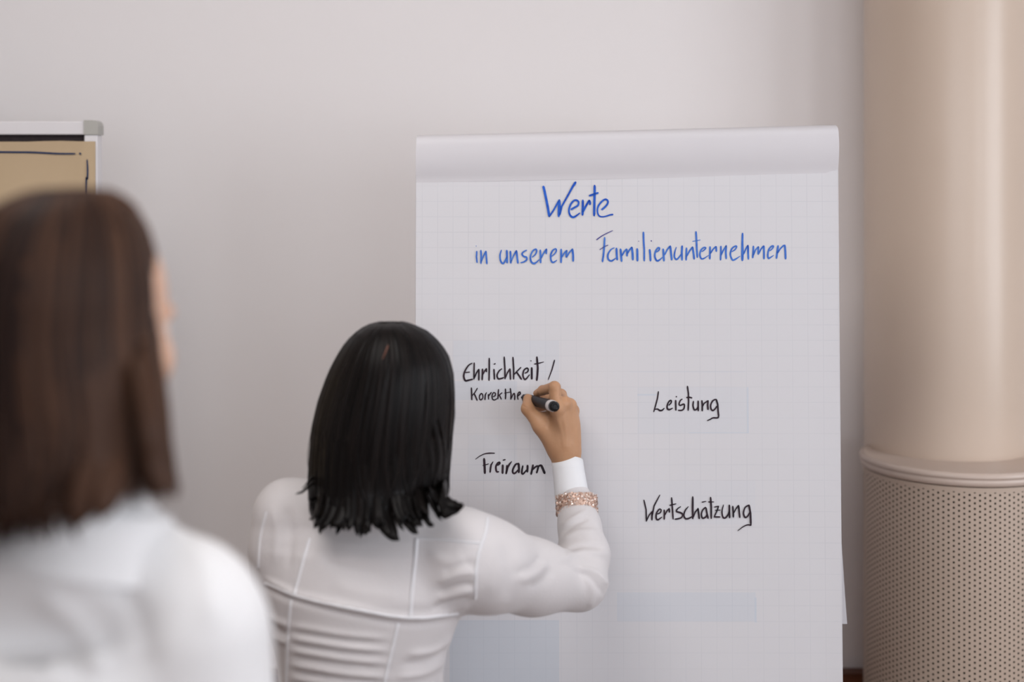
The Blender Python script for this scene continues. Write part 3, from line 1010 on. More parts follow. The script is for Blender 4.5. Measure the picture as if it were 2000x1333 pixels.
word('written_word', 1245, 955, 8.333, [
    ([(105, 185), (140, 340), (145, 530)], 2.8, S), ([(145, 525), (190, 430), (240, 370)], 2.4, S), ([(240, 370), (235, 510)], 3.4, S), ([(240, 440), (270, 280), (365, 100)], (3, 2.8, 2.0), S),
    ([(320, 415), (370, 390), (385, 345), (355, 335), (310, 400), (305, 480), (335, 505), (400, 460)], (2.2, 2.6, 2.6, 2.8, 3.4, 3.4, 1.8)),
    ([(435, 345), (438, 420), (435, 500)], 3.2, S), ([(445, 430), (480, 360), (520, 320)], 2.6, S), ([(518, 325), (520, 385)], 3.2, S),
    ([(555, 145), (568, 320), (580, 495)], 3.2, S), ([(525, 272), (630, 245)], (2.8, 1.8), S),
    ([(705, 290), (650, 330), (635, 370), (700, 390), (735, 420), (715, 470), (660, 490), (610, 497)], (1.6, 2.4, 3.4, 3.4, 2.6, 3.0, 2.8)),
    ([(830, 290), (780, 350), (755, 430), (780, 485), (830, 485), (890, 455)], (1.6, 2.8, 3.4, 3.4, 2.4)),
    ([(900, 130), (898, 300), (900, 490)], (3.4, 4.0, 3.4), S), ([(905, 470), (940, 380), (990, 320)], 2.6, S), ([(985, 320), (995, 400), (1005, 490)], 3.4, S),
    ([(1110, 300), (1060, 350), (1040, 420), (1060, 480), (1110, 460), (1130, 420)], (2.4, 2.8, 3.4, 3.2, 2.4)), ([(1115, 310), (1130, 400), (1150, 485)], 3.4, S), ([(1050, 220), (1120, 205)], (2.6, 1.6), S),
    ([(1190, 140), (1200, 300), (1200, 485)], 3.6, S), ([(1155, 215), (1245, 215)], (2.8, 1.6), S),
    ([(1250, 300), (1320, 285), (1290, 370), (1250, 455)], (2.2, 2.8, 2.6), S), ([(1265, 352), (1350, 348)], 2.0, S), ([(1245, 460), (1345, 460)], 3.0, S),
    ([(1400, 260), (1375, 370), (1390, 460), (1430, 475), (1475, 420), (1490, 370)], (1.8, 3, 3.4, 3, 2.4)), ([(1495, 265), (1495, 370), (1500, 475)], 3.6, S),
    ([(1550, 285), (1558, 380), (1560, 465)], 3.4, S), ([(1565, 400), (1600, 330), (1645, 270)], 2.4, S), ([(1645, 270), (1655, 370), (1665, 470)], 3.4, S),
    ([(1815, 265), (1750, 310), (1725, 400), (1750, 465), (1790, 450), (1825, 390)], (2.6, 2.8, 3.6, 3.2, 2.4)), ([(1815, 265), (1838, 400), (1845, 590)], 3.8, S),
    ([(1850, 595), (1790, 590), (1720, 620), (1630, 688)], (3.0, 2.6, 2.0, 1.2))], M['ink_black'], 3.2, None)


# ------------------------------------------------------------------ people
def rotz(a):
    c, s_ = math.cos(a), math.sin(a)
    return np.array([[c, -s_, 0], [s_, c, 0], [0, 0, 1.0]])


def head_sdf(V, c, yaw, k=0.012):
    """c: centre between the ears; the face looks along +y turned by yaw (negative = to the right)"""
    R = rotz(yaw)
    L = lambda x, y, z: c + R @ np.array([x, y, z])
    V.ellip(L(0, -.005, .035), (.074, .092, .080), k, R)
    V.ellip(L(0, .022, -.025), (.060, .066, .082), .02, R)
    V.ellip(L(0, .045, -.082), (.030, .034, .024), .02, R)                    # chin
    for s_ in (-1, 1):
        V.ellip(L(s_ * .042, .048, -.022), (.020, .024, .020), .015, R)       # cheek
        V.ellip(L(s_ * .031, .086, .002), (.015, .012, .011), .008, R, sub=True)   # socket
        V.ellip(L(s_ * .075, -.005, -.012), (.007, .016, .029), .005, R)      # ear
        V.capsule(L(s_ * .012, .083, .016), L(s_ * .045, .074, .018), .006, .005, .008)   # brow
        V.ellip(L(s_ * .009, .098, -.036), (.007, .008, .006), .005, R)       # nostril wing
    V.capsule(L(0, .086, .008), L(0, .105, -.030), .006, .009, .008)          # nose
    V.ellip(L(0, .088, -.056), (.021, .009, .005), .004, R)
    V.ellip(L(0, .086, -.065), (.017, .009, .006), .004, R)
    return L


def face_parts(L, body, parent, yaw):
    R = rotz(yaw)
    for s_ in (-1, 1):
        c = L(s_ * .031, .0700, .002)
        v, f = [], []
        prof = [(max(.0001, .0115 * math.sin(PI * i / 8)), -.0115 * math.cos(PI * i / 8)) for i in range(9)]
        MB().lathe(prof, c[0], c[1], 16, cz=c[2]).build('eye', M['eye_white'], parent, smooth=True)
        d = R @ np.array([0, 1.0, 0])
        c2 = c + d * .0098
        vv, ff = axis_lathe(c2, c2 + d * .002, [(-.0015, .0068), (.0004, .0060), (.0014, .0045), (.0017, .0001)], 16)
        mesh_obj('iris', vv, ff, M['iris'], parent, smooth=True)
    mv, mf = [], []
    mb_ = MB()
    mb_.tube([L(-.020, .092, -.060), L(-.010, .0975, -.0585), L(0, .099, -.0595), L(.010, .0975, -.0585), L(.020, .092, -.060)], [.0008, .003, .0036, .003, .0008], 8)
    mb_.build('lips', M['lips'], parent, smooth=True)


def hair_obj(name, prof, front, gap, tipf, nl, m, parent, tips, wid, seed, painted_gloss=None, tone=(0, 1), flick=.0, solid=.006, zface=None, topc=None):
    """prof rows (z, cx, cy, a, b) descending; azimuth 0 = +x, counter-clockwise seen from above.
    front: azimuth of the face, gap: half opening; tipf(az)->z of the tip; tips: hand-placed locks"""
    r_ = np.random.default_rng(seed)
    pr = np.array(prof)
    zs = pr[::-1, 0]

    def shell(z, az, off=0.0):
        g = [np.interp(z, zs, pr[::-1, i]) for i in (1, 2, 3, 4)]
        return np.array([g[0] + (g[2] + off) * math.cos(az), g[1] + (g[3] + off) * math.sin(az), z])
    V, Fc, T = [], [], []
    # continuous under-layer
    na = 96
    rows = []
    ztop = pr[0, 0]
    nzr = 46
    for j in range(nzr + 1):
        t = j / nzr
        rows.append(t)
    idx = {}
    for i in range(na):
        az = front + gap * .75 + (2 * PI - 1.5 * gap) * i / (na - 1)
        ze = tipf(az) + .055
        for j, t in enumerate(rows):
            z = ztop - (ztop - ze) * (t ** 1.7)
            p = shell(z, az, -.006 - .002 * math.sin(az * 23))
            V.append(p); T.append(.25)
    for i in range(na - 1):
        for j in range(nzr):
            a = i * (nzr + 1) + j
            Fc.append((a, a + 1, a + nzr + 2, a + nzr + 1))
    # closing cap over the forehead
    b0 = len(V)
    zf = zface
    nf = 14
    for i in range(nf + 1):
        az = front - gap * .78 + 1.56 * gap * i / nf
        for j in range(13):
            t = j / 12
            z = ztop - (ztop - zf) * t ** 1.7
            V.append(shell(z, az, -.005)); T.append(.25)
    for i in range(nf):
        for j in range(12):
            a = b0 + i * 13 + j
            Fc.append((a, a + 1, a + 14, a + 13))

    def lock(path, w_, tn, th=.35, ns=6, tap=.62):
        base = len(V)
        n_ = len(path)
        for i, p in enumerate(path):
            t = path[min(i + 1, n_ - 1)] - path[max(i - 1, 0)]
            t = t / (np.linalg.norm(t) + 1e-9)
            s_ = i / (n_ - 1)
            g = [np.interp(p[2], zs, pr[::-1, q]) for q in (1, 2)]
            out = np.array([p[0] - g[0], p[1] - g[1], .12 if s_ < .2 else 0.02])
            out = out - t * np.dot(out, t)
            out /= np.linalg.norm(out) + 1e-9
            sd = np.cross(t, out)
            ww = w_ * (min(1, .35 + s_ * 4) if s_ < .5 else 1) * (1 - max(0, (s_ - tap) / (1 - tap)) ** 1.7 * .93)
            for k in range(ns):
                a = 2 * PI * k / ns
                V.append(p + sd * math.cos(a) * ww + out * math.sin(a) * ww * th)
                T.append(tn)
        for i in range(n_ - 1):
            for k in range(ns):
                k2 = (k + 1) % ns
                Fc.append((base + i * ns + k, base + i * ns + k2, base + (i + 1) * ns + k2, base + (i + 1) * ns + k))
        Fc.append(tuple(base + (n_ - 1) * ns + k for k in range(ns)))

    for q in range(nl):
        az = front + gap + (2 * PI - 2 * gap) * r_.random()
        ze = tipf(az) + r_.normal(0, .0045)
        inner = r_.random() < .25
        off = -.004 * r_.random() - (.003 if inner else 0)
        drift = r_.normal(0, .05)
        n_ = 20
        path = []
        tw = r_.normal(0, .012)
        ph_ = r_.random() * 6
        for i in range(n_):
            t = i / (n_ - 1)
            z = ztop - .0015 - (ztop - ze) * (.04 * t + .96 * t ** 1.6)
            p = shell(z, az + drift * t * t + .02 * math.sin(3 * t + ph_), off)
            if t > .75:
                u = (t - .75) / .25
                o = np.array([math.cos(az), math.sin(az), 0])
                p = p + o * flick * u * u + np.array([-math.sin(az), math.cos(az), 0]) * tw * u * u
            path.append(p)
        lock(path, wid * (.7 + .6 * r_.random()), tone[0] + (tone[1] - tone[0]) * r_.random() * (1 if painted_gloss is None else painted_gloss(az)), th=.3)
    for pts, w_, tn in tips:
        pts = [np.array(p, float) for p in pts]
        if w_ > .0025:
            ci = np.interp(pts[0][2], zs, pr[::-1, 1])
            pts = [pts[0] + np.array([(ci - pts[0][0]) * .12, .03, .02])] + pts[1:]
        p3 = smooth_line(pts, 5)
        if w_ > .0025:
            n3 = len(p3)
            for i_, p_ in enumerate(p3):
                if p_[2] < pr[-1, 0]: continue
                g = [np.interp(p_[2], zs, pr[::-1, q_]) for q_ in (1, 2, 3, 4)]
                e_ = (p_[0] - g[0]) / g[2]
                if abs(e_) > .985: continue
                t_ = i_ / (n3 - 1)
                ys = g[1] - g[3] * math.sqrt(1 - e_ * e_)
                k_ = min(1, max(0, (t_ - .55) / .35))
                ys = ys + .007 - .009 * min(1, t_ / .6)
                p_[1] = ys * (1 - k_) + min(p_[1], ys) * k_
        lock(p3, w_ * 1.1, tn, th=.4, ns=8, tap=.72)
    o = mesh_obj(name, V, Fc, m, parent, smooth=True)
    a = o.data.attributes.new('tone', 'FLOAT', 'POINT')
    a.data.foreach_set('value', np.array(T, np.float32))
    return o


def surf_hit(bvh, px, py):
    o = Vector((0, 0, EYE))
    d = Vector(P(px, py, 1.0)) - o
    d.normalize()
    h = bvh.ray_cast(o, d)
    return h[0], h[1]


def seam(bvh, pts, wpx, m, parent, name='seam', off=.0012, per=8):
    pts = smooth_line(pts, per)
    org = root_loc(parent)
    V, Fc = [], []
    n_ = len(pts)
    rows = []
    for i in range(n_):
        t = pts[min(i + 1, n_ - 1)] - pts[max(i - 1, 0)]
        t = t / (np.hypot(*t) + 1e-9)
        nn = np.array([-t[1], t[0]])
        row = []
        for s_, lift in ((-.5, -.0012), (-.3, 1), (0, 1.25), (.3, 1), (.5, -.0012)):
            q = pts[i] + nn * wpx * s_
            h, nr = surf_hit(bvh, q[0], q[1])
            if h is None: row = None; break
            row.append(np.array(h) + np.array(nr) * (off * lift if lift > 0 else lift))
        rows.append(row)
    for i, r in enumerate(rows):
        if r is None: continue
        b = len(V); V += r
        if i and rows[i - 1] is not None:
            for k in range(4): Fc.append((b - 5 + k, b - 4 + k, b + k + 1, b + k))
    if Fc: return mesh_obj(name, V, Fc, m, parent, smooth=True)


def legs(parent, hip, w_, zhip, yaw=0, hipr=.15, mt='trousers'):
    """trousers and shoes down to the floor"""
    V = Vol((hip[0] - .28, hip[1] - .25, .04), (hip[0] + .28, hip[1] + .3, zhip + .1), .008)
    V.ellip((hip[0], hip[1], zhip - .05), (hipr, .105, .12), .04)
    for s_ in (-1, 1):
        x = hip[0] + s_ * .08
        V.chain([(x, hip[1], zhip - .1), (x + s_ * .005, hip[1] + .01, zhip * .53), (x + s_ * .01, hip[1] - .01, .09)], [.082, .062, .055], .03)
    v, q = V.mesh()
    nets_obj('trousers', v, q, M['trousers'], parent)
    for s_ in (-1, 1):
        x = hip[0] + s_ * .09
        V = Vol((x - .07, hip[1] - .12, -.01), (x + .07, hip[1] + .24, .13), .006)
        V.chain([(x, hip[1] - .03, .045), (x, hip[1] + .06, .04), (x, hip[1] + .15, .03)], [.042, .040, .030], .02)
        V.capsule((x, hip[1] - .02, .05), (x, hip[1] - .02, .1), .04, .038, .02)
        v, q = V.mesh()
        v[:, 2] = np.maximum(v[:, 2], 0.0)
        nets_obj('shoe', v, q, M['shoe'], parent)


# ======== the woman writing
writer = empty('person', (P(708, 0, 1.99)[0], 1.99, 0), 'black-haired woman in white blouse seen from behind, writing on the flip chart', 'person')
sc = 1.97
hc = P(752, 0, 1.985); hc[2] = 1.422
sh_l, sh_r = P(560, 998, 1.99), P(905, 1060, 1.965)
neck = P(722, 960, 1.99)
elb = P(1135, 1135, 2.085)
wr = P(1109, 905, 2.212)
# body (head, neck, trunk, arms, legs)
V = Vol((-.42, 1.70, .05), (.20, 2.30, 1.56), .006)
L = head_sdf(V, hc, 0.0)
V.capsule(P(738, 930, 1.985), P(722, 1010, 1.99), .05, .055, .03)
V.loft([(.84, -.215, 1.99, .145, .09), (.95, -.212, 1.99, .125, .085), (1.05, -.21, 1.99, .10, .08), (1.15, -.21, 1.99, .125, .085), (1.25, -.205, 1.99, .12, .07)], .03)
V.capsule(neck + [0, 0, -.07], sh_l, .05, .035, .03); V.capsule(neck + [0, 0, -.07], sh_r, .05, .035, .03)
V.chain([sh_r, P(1040, 1128, 2.04), P(1131, 1135, 2.092), P(1137, 1085, 2.128), P(1130, 1030, 2.162), P(1120, 975, 2.190), P(1109, 912, 2.207)], [.042, .033, .028, .024, .019, .0175, .0170], .010)
V.chain([sh_l, P(562, 1120, 1.99), P(640, 1175, 2.14)], [.032, .026, .018], .02)
for s_ in (-1, 1):
    V.chain([(-.215 + s_ * .07, 1.99, .84), (-.215 + s_ * .08, 2.0, .45), (-.215 + s_ * .088, 1.98, .10)], [.075, .05, .035], .03)
bv, bq = V.mesh()

# hand: palm, five fingers, curled round the marker
Vh = Vol(P(1005, 960, 2.12) - [0, .03, 0], P(1150, 700, 2.285) + [0, .0, .0], .0013)
dpt = .0
iM, mM, rM, lM = P(1087, 798, 2.178), P(1101, 789, 2.190), P(1112, 793, 2.206), P(1118, 803, 2.224)
wl, wrr = P(1093, 905, 2.200), P(1115, 902, 2.212)
Vh.chain([P(1115, 955, 2.199), P(1107, 912, 2.205)], [.0175, .0185], .015)
Vh.capsule(P(1104, 900, 2.205), P(1102, 872, 2.204), .0185, .019, .015)
Vh.capsule(P(1112, 898, 2.207), P(1112, 868, 2.208), .0125, .013, .012)
Vh.capsule(P(1100, 880, 2.203), iM, .0150, .0100, .012)
Vh.capsule(P(1104, 880, 2.203), mM, .0150, .0105, .012)
Vh.capsule(P(1108, 880, 2.206), rM, .0150, .0100, .012)
Vh.capsule(P(1111, 880, 2.209), lM, .0150, .0090, .012)
Vh.ellip(P(1098, 835, 2.21), (.024, .014, .032), .015)
Vh.chain([iM, P(1083, 757, 2.182), P(1060, 763, 2.214), P(1049, 769, 2.232)], [.0098, .0090, .0074, .0062], .0035)
Vh.chain([mM, P(1095, 772, 2.228), P(1074, 789, 2.238), P(1055, 795, 2.240)], [.0100, .0094, .0088, .0078], .003)
Vh.ellip(P(1070, 780, 2.246), (.015, .007, .009), .006)
Vh.chain([rM, P(1108, 790, 2.246), P(1086, 800, 2.251), P(1074, 806, 2.243)], [.0098, .0084, .0072, .0064], .003)
Vh.chain([lM, P(1114, 806, 2.250), P(1096, 816, 2.252), P(1086, 820, 2.245)], [.0088, .0076, .0066, .0058], .003)
# thumb leaves the side of the palm near the wrist
Vh.chain([P(1088, 872, 2.202), P(1056, 832, 2.194)], [.0165, .0118], .016)
Vh.chain([P(1056, 832, 2.194), P(1031, 799, 2.203), P(1031.5, 780, 2.222)], [.0118, .0096, .0080], .006)
Vh.ellip(P(1071, 828, 2.198), (.016, .009, .018), .014)                       # web
for a, b, r_ in ((iM, P(1083, 757, 2.182), .0022),): pass
for kk, rr in ((iM, .0105), (mM, .0108), (rM, .0102), (lM, .0095)):
    Vh.ellip(kk + np.array([0, -.002, .001]), (rr, rr * .85, rr), .006)
hv_, hq_ = Vh.mesh()
# tendons and creases
hv_ = fold(hv_, hq_, [([(1087, 812), (1098, 850), (1103, 885)], 3.5, .0007), ([(1101, 805), (1105, 850), (1107, 885)], 3.5, .0009), ([(1113, 808), (1112, 850), (1111, 885)], 3.5, .0007),
                      ([(1070, 752), (1071, 768)], 1.6, -.0012), ([(1093, 770), (1099, 785)], 2.2, -.0010), ([(1106, 778), (1110, 786)], 2.0, -.0008),
                      ([(1020, 793), (1030, 797)], 1.4, -.0006), ([(1066, 815), (1072, 826), (1068, 840)], 3.5, -.0012)])
allv = np.concatenate([bv, hv_]); allq = np.concatenate([bq, hq_ + len(bv)])
body = nets_obj('body', allv, allq, M['skin'], writer)
face_parts(L, body, writer, 0.0)
# nails of thumb and index finger
for c, r_, ax in ((P(1026, 776, 2.2145), .0052, (-.45, -.75, .35)), (P(1053, 762, 2.224), .0046, (-.2, -.75, .55))):
    pass

legs(writer, (-.213, 1.99), 0, .90)

# blouse
V = Vol((-.42, 1.70, .86), (.20, 2.32, 1.40), .0034)
rowsT = []
for y, l, r in ((1400, 538, 872), (1333, 547, 866), (1299, 545, 868), (1261, 538, 877), (1238, 531, 885), (1210, 524, 897), (1180, 517, 908), (1140, 509, 922), (1100, 505, 930), (1060, 508, 930), (1035, 520, 925), (1012, 545, 900)):
    d = 1.99
    c = P((l + r) / 2, y, d)
    a = (r - l) / 2 * d / F
    dep = np.interp(y, [1012, 1035, 1060, 1140, 1240, 1333, 1400], [.055, .075, .088, .105, .098, .090, .095])
    rowsT.append((c[2], c[0], 1.99, a, dep))
rowsT = [(.87, -.213, 1.99, .165, .118)] + rowsT
V.loft(rowsT, .02, 2.2)
V.capsule(P(722, 985, 1.99), sh_l + [0.004, 0, -.004], .052, .040, .035)
V.capsule(P(722, 1000, 1.99), sh_r + [0, 0, -.008], .052, .042, .035)
V.chain([P(902, 1092, 1.965), P(950, 1106, 1.985), P(1040, 1128, 2.04), P(1128, 1138, 2.085)], [.066, .062, .051, .041], .02)
V.chain([P(1131, 1135, 2.085), P(1140, 1085, 2.12), P(1132, 1030, 2.155), P(1121, 975, 2.185)], [.0405, .0375, .031, .027], .012)
V.chain([sh_l, P(553, 1075, 1.985), P(556, 1120, 1.99)], [.043, .041, .037], .02)
V.chain([P(556, 1120, 1.99), P(640, 1175, 2.14)], [.037, .028], .02)
v, q = V.mesh()
v = relax(v, q, 2, .4)
rid = []
# ruched back below the yoke
for y0, amp in ((1228, .0026), (1252, .0034), (1276, .0030), (1304, .0036), (1330, .0028)):
    rid.append(([(562, y0 - 6), (610, y0 + 2), (680, y0 + 14), (765, y0 + 20)], 6.5, amp))
    rid.append(([(566, y0 + 6), (640, y0 + 17), (760, y0 + 31)], 5.0, -amp * .7))
rid += [([(515, 1136), (580, 1162), (690, 1188), (800, 1207), (900, 1200)], 7, .0034),
        ([(515, 1146), (580, 1174), (690, 1202), (800, 1219), (890, 1212)], 6, -.0026),
        ([(932, 1100), (895, 1104), (862, 1122)], 8, -.0028), ([(932, 1118), (895, 1122), (850, 1140)], 6, .0030),
        ([(930, 1140), (890, 1146), (850, 1160)], 6, -.0034), ([(928, 1152), (890, 1162), (850, 1172)], 5, .0028),
        ([(926, 1168), (880, 1178), (840, 1192)], 5, -.0028), ([(922, 1182), (880, 1194), (850, 1204)], 5, .0022),
        ([(888, 1240), (850, 1270), (790, 1280)], 7, .0032), ([(880, 1265), (840, 1290), (780, 1300)], 7, -.0026), ([(872, 1290), (830, 1315), (770, 1325)], 7, .003),
        ([(520, 1196), (545, 1215), (566, 1222)], 6, .003), ([(524, 1212), (545, 1232), (566, 1240)], 5, -.003), ([(532, 1240), (550, 1252), (566, 1256)], 5, .003),
        ([(512, 1128), (560, 1150), (572, 1160)], 4, .0028),
        ([(1010, 1136), (1045, 1122), (1068, 1095)], 9, .0030), ([(1000, 1124), (1040, 1106), (1056, 1084)], 8, -.0018), ([(1028, 1150), (1060, 1136), (1082, 1108)], 9, -.0020),
        ([(1100, 1090), (1135, 1080), (1190, 1085)], 6, .0035), ([(1098, 1078), (1140, 1066), (1186, 1068)], 5, -.003), ([(1096, 1058), (1130, 1040), (1168, 1040)], 6, .0032),
        ([(1094, 1045), (1125, 1022), (1150, 1012)], 5, -.0035), ([(1094, 1030), (1125, 1010), (1146, 998)], 5, .0026), ([(1130, 1108), (1165, 1120), (1192, 1150)], 5, .0035),
        ([(1120, 1114), (1155, 1132), (1180, 1165)], 5, -.003), ([(1150, 1190), (1158, 1160), (1140, 1120)], 6, .002), ([(1090, 1100), (1120, 1110), (1150, 1150)], 8, -.002),
        ([(620, 1085), (680, 1110), (760, 1120)], 14, -.002), ([(640, 1140), (720, 1160), (800, 1165)], 14, .0018), ([(830, 1080), (880, 1100), (910, 1090)], 12, .002),
        ([(960, 1040), (970, 1100), (955, 1170)], 14, .002), ([(985, 1060), (1000, 1120), (990, 1180)], 12, -.002),
        ([(530, 985), (540, 1040), (535, 1110)], 9, .002), ([(558, 985), (568, 1040), (562, 1120)], 9, -.0025)]
v = fold(v, q, rid)
blouse = nets_obj('blouse', v, q, M['shirt'], writer)
bvh = BVHTree.FromPolygons([tuple(p) for p in v], [tuple(int(i) for i in f) for f in q])
for pts, wd in (([(814, 1052), (811, 1090), (806, 1140), (801, 1204)], 9), ([(604, 1052), (592, 1095), (580, 1140), (574, 1162)], 8),
                ([(568, 1172), (563, 1230), (560, 1290), (558, 1345)], 8), ([(777, 1218), (768, 1260), (758, 1300), (748, 1345)], 9),
                ([(817, 1053), (870, 1056), (930, 1061), (938, 1061)], 6), ([(952, 1012), (948, 1040), (936, 1075), (930, 1110), (928, 1170)], 9),
                ([(516, 1140), (580, 1166), (690, 1191), (800, 1208), (896, 1201)], 9), ([(520, 1000), (508, 1050), (504, 1110)], 6)):
    seam(bvh, pts, wd, M['shirt_seam'], blouse)
# collar stand round the neck
cb, ct = P(722, 1002, 1.99), P(728, 972, 1.99)
vv, ff = axis_lathe(cb, ct, [(-.01, .066), (.004, .064), (.02, .060), (.03, .0585), (.031, .0565), (.015, .058), (-.005, .060)], 40)
mesh_obj('collar', vv, ff, M['cuff'], writer, smooth=True)
# cuff: stiff flared sleeve end
c0, c1 = P(1119, 985, 2.185), P(1107.5, 899, 2.207)
cl = float(np.linalg.norm(c1 - c0))
cv, cf = [], []
n = 48
tx = (c1 - c0) / cl
ux = np.array([1.0, 0, 0]); ux -= tx * np.dot(ux, tx); ux /= np.linalg.norm(ux)
wx = np.cross(ux, tx)
prof = [(0, .0270), (cl * .25, .0262), (cl * .5, .0252), (cl * .75, .0246), (cl, .0245), (cl + .0005, .0232), (cl * .8, .0225), (cl * .5, .022)]
for s_, r_ in prof:
    for k in range(n):
        a = 2 * PI * k / n
        cs, sn = math.cos(a), math.sin(a)
        slant = (-.004 * cs + .003 * sn) * (s_ / cl)
        cv.append(c0 + tx * (s_ + slant) + r_ * (1 + .02 * math.sin(3 * a)) * (cs * ux + sn * wx))
for i in range(len(prof) - 1):
    for k in range(n):
        k2 = (k + 1) % n
        cf.append((i * n + k, i * n + k2, (i + 1) * n + k2, (i + 1) * n + k))
mesh_obj('cuff', cv, cf, M['cuff'], writer, smooth=True)
# sequin bracelet worn over the sleeve
bc = P(1126.5, 988, 2.176)
bt = tx + np.array([.10, -.05, 0]); bt /= np.linalg.norm(bt)
bu = np.array([1.0, 0, 0]); bu -= bt * np.dot(bu, bt); bu /= np.linalg.norm(bu)
bw = np.cross(bu, bt)
R0 = .0295
band = MB()
vb, fb = [], []
rows_ = [(-.0145, R0 - .001), (-.012, R0 + .0008), (0, R0 + .001), (.012, R0 + .0006), (.0145, R0 - .001)]
for s_, r_ in rows_:
    for k in range(48):
        a = 2 * PI * k / 48
        vb.append(bc + bt * (s_ + .003 * math.sin(a)) + r_ * (math.cos(a) * bu + math.sin(a) * bw))
for i in range(len(rows_) - 1):
    for k in range(48):
        k2 = (k + 1) % 48
        fb.append((i * 48 + k, i * 48 + k2, (i + 1) * 48 + k2, (i + 1) * 48 + k))
brc = mesh_obj('bracelet', vb, fb, M['gold'], writer, smooth=True)
for which, cnt, mm in ((0, 900, 'gold'), (1, 320, 'gold_light')):
    sv_, sf_ = [], []
    r2 = np.random.default_rng(11 + which)
    for _ in range(cnt):
        a = r2.random() * 2 * PI
        s_ = (r2.random() - .5) * .030
        p = bc + bt * (s_ + .003 * math.sin(a)) + (R0 + .0018 + .0008 * r2.random()) * (math.cos(a) * bu + math.sin(a) * bw)
        nr = (math.cos(a) * bu + math.sin(a) * bw) + r2.normal(0, .45, 3)
        nr /= np.linalg.norm(nr)
        e1 = np.cross(nr, bt); e1 /= np.linalg.norm(e1)
        e2 = np.cross(nr, e1)
        b = len(sv_)
        rr = .0014
        for k in range(6):
            q_ = PI / 3 * k
            sv_.append(p + rr * (math.cos(q_) * e1 + math.sin(q_) * e2))
        sf_.append(tuple(b + k for k in range(6)))
    tag(mesh_obj('sequins', sv_, sf_, M[mm], brc), kind='stuff')

# hair: glossy black bob
prof = []
for y, l, r, dy, b in ((629, 745, 783, 1.965, .012), (632, 727, 797, 1.968, .030), (637, 714, 808, 1.97, .045), (647, 699, 830, 1.975, .060), (660, 684, 847, 1.978, .072), (678, 669, 864, 1.98, .083),
                       (700, 656, 877, 1.982, .093), (730, 641, 885, 1.984, .101), (780, 623, 888, 1.985, .106), (830, 611, 886, 1.985, .107), (880, 606, 881, 1.984, .104),
                       (930, 605, 873, 1.982, .098), (970, 608, 868, 1.978, .094), (1010, 612, 866, 1.975, .092), (1060, 612, 866, 1.97, .092)):
    c = P((l + r) / 2, y, dy)
    prof.append((c[2], c[0], c[1], (r - l) / 2 * dy / F, b))
zt1 = P(0, 1030, 1.90)[2]


def tip1(az):
    # lower at the left back, higher on the right
    x = math.cos(az)
    return np.interp(x, [-1, -.75, -.3, .1, .5, .85, 1], [P(0, 1000, 1.95)[2], P(0, 1022, 1.9)[2], P(0, 1015, 1.9)[2], P(0, 1002, 1.9)[2], P(0, 988, 1.9)[2], P(0, 978, 1.93)[2], P(0, 965, 1.97)[2]])


def T(*pts): return [P(x, y, d) for x, y, d in pts]


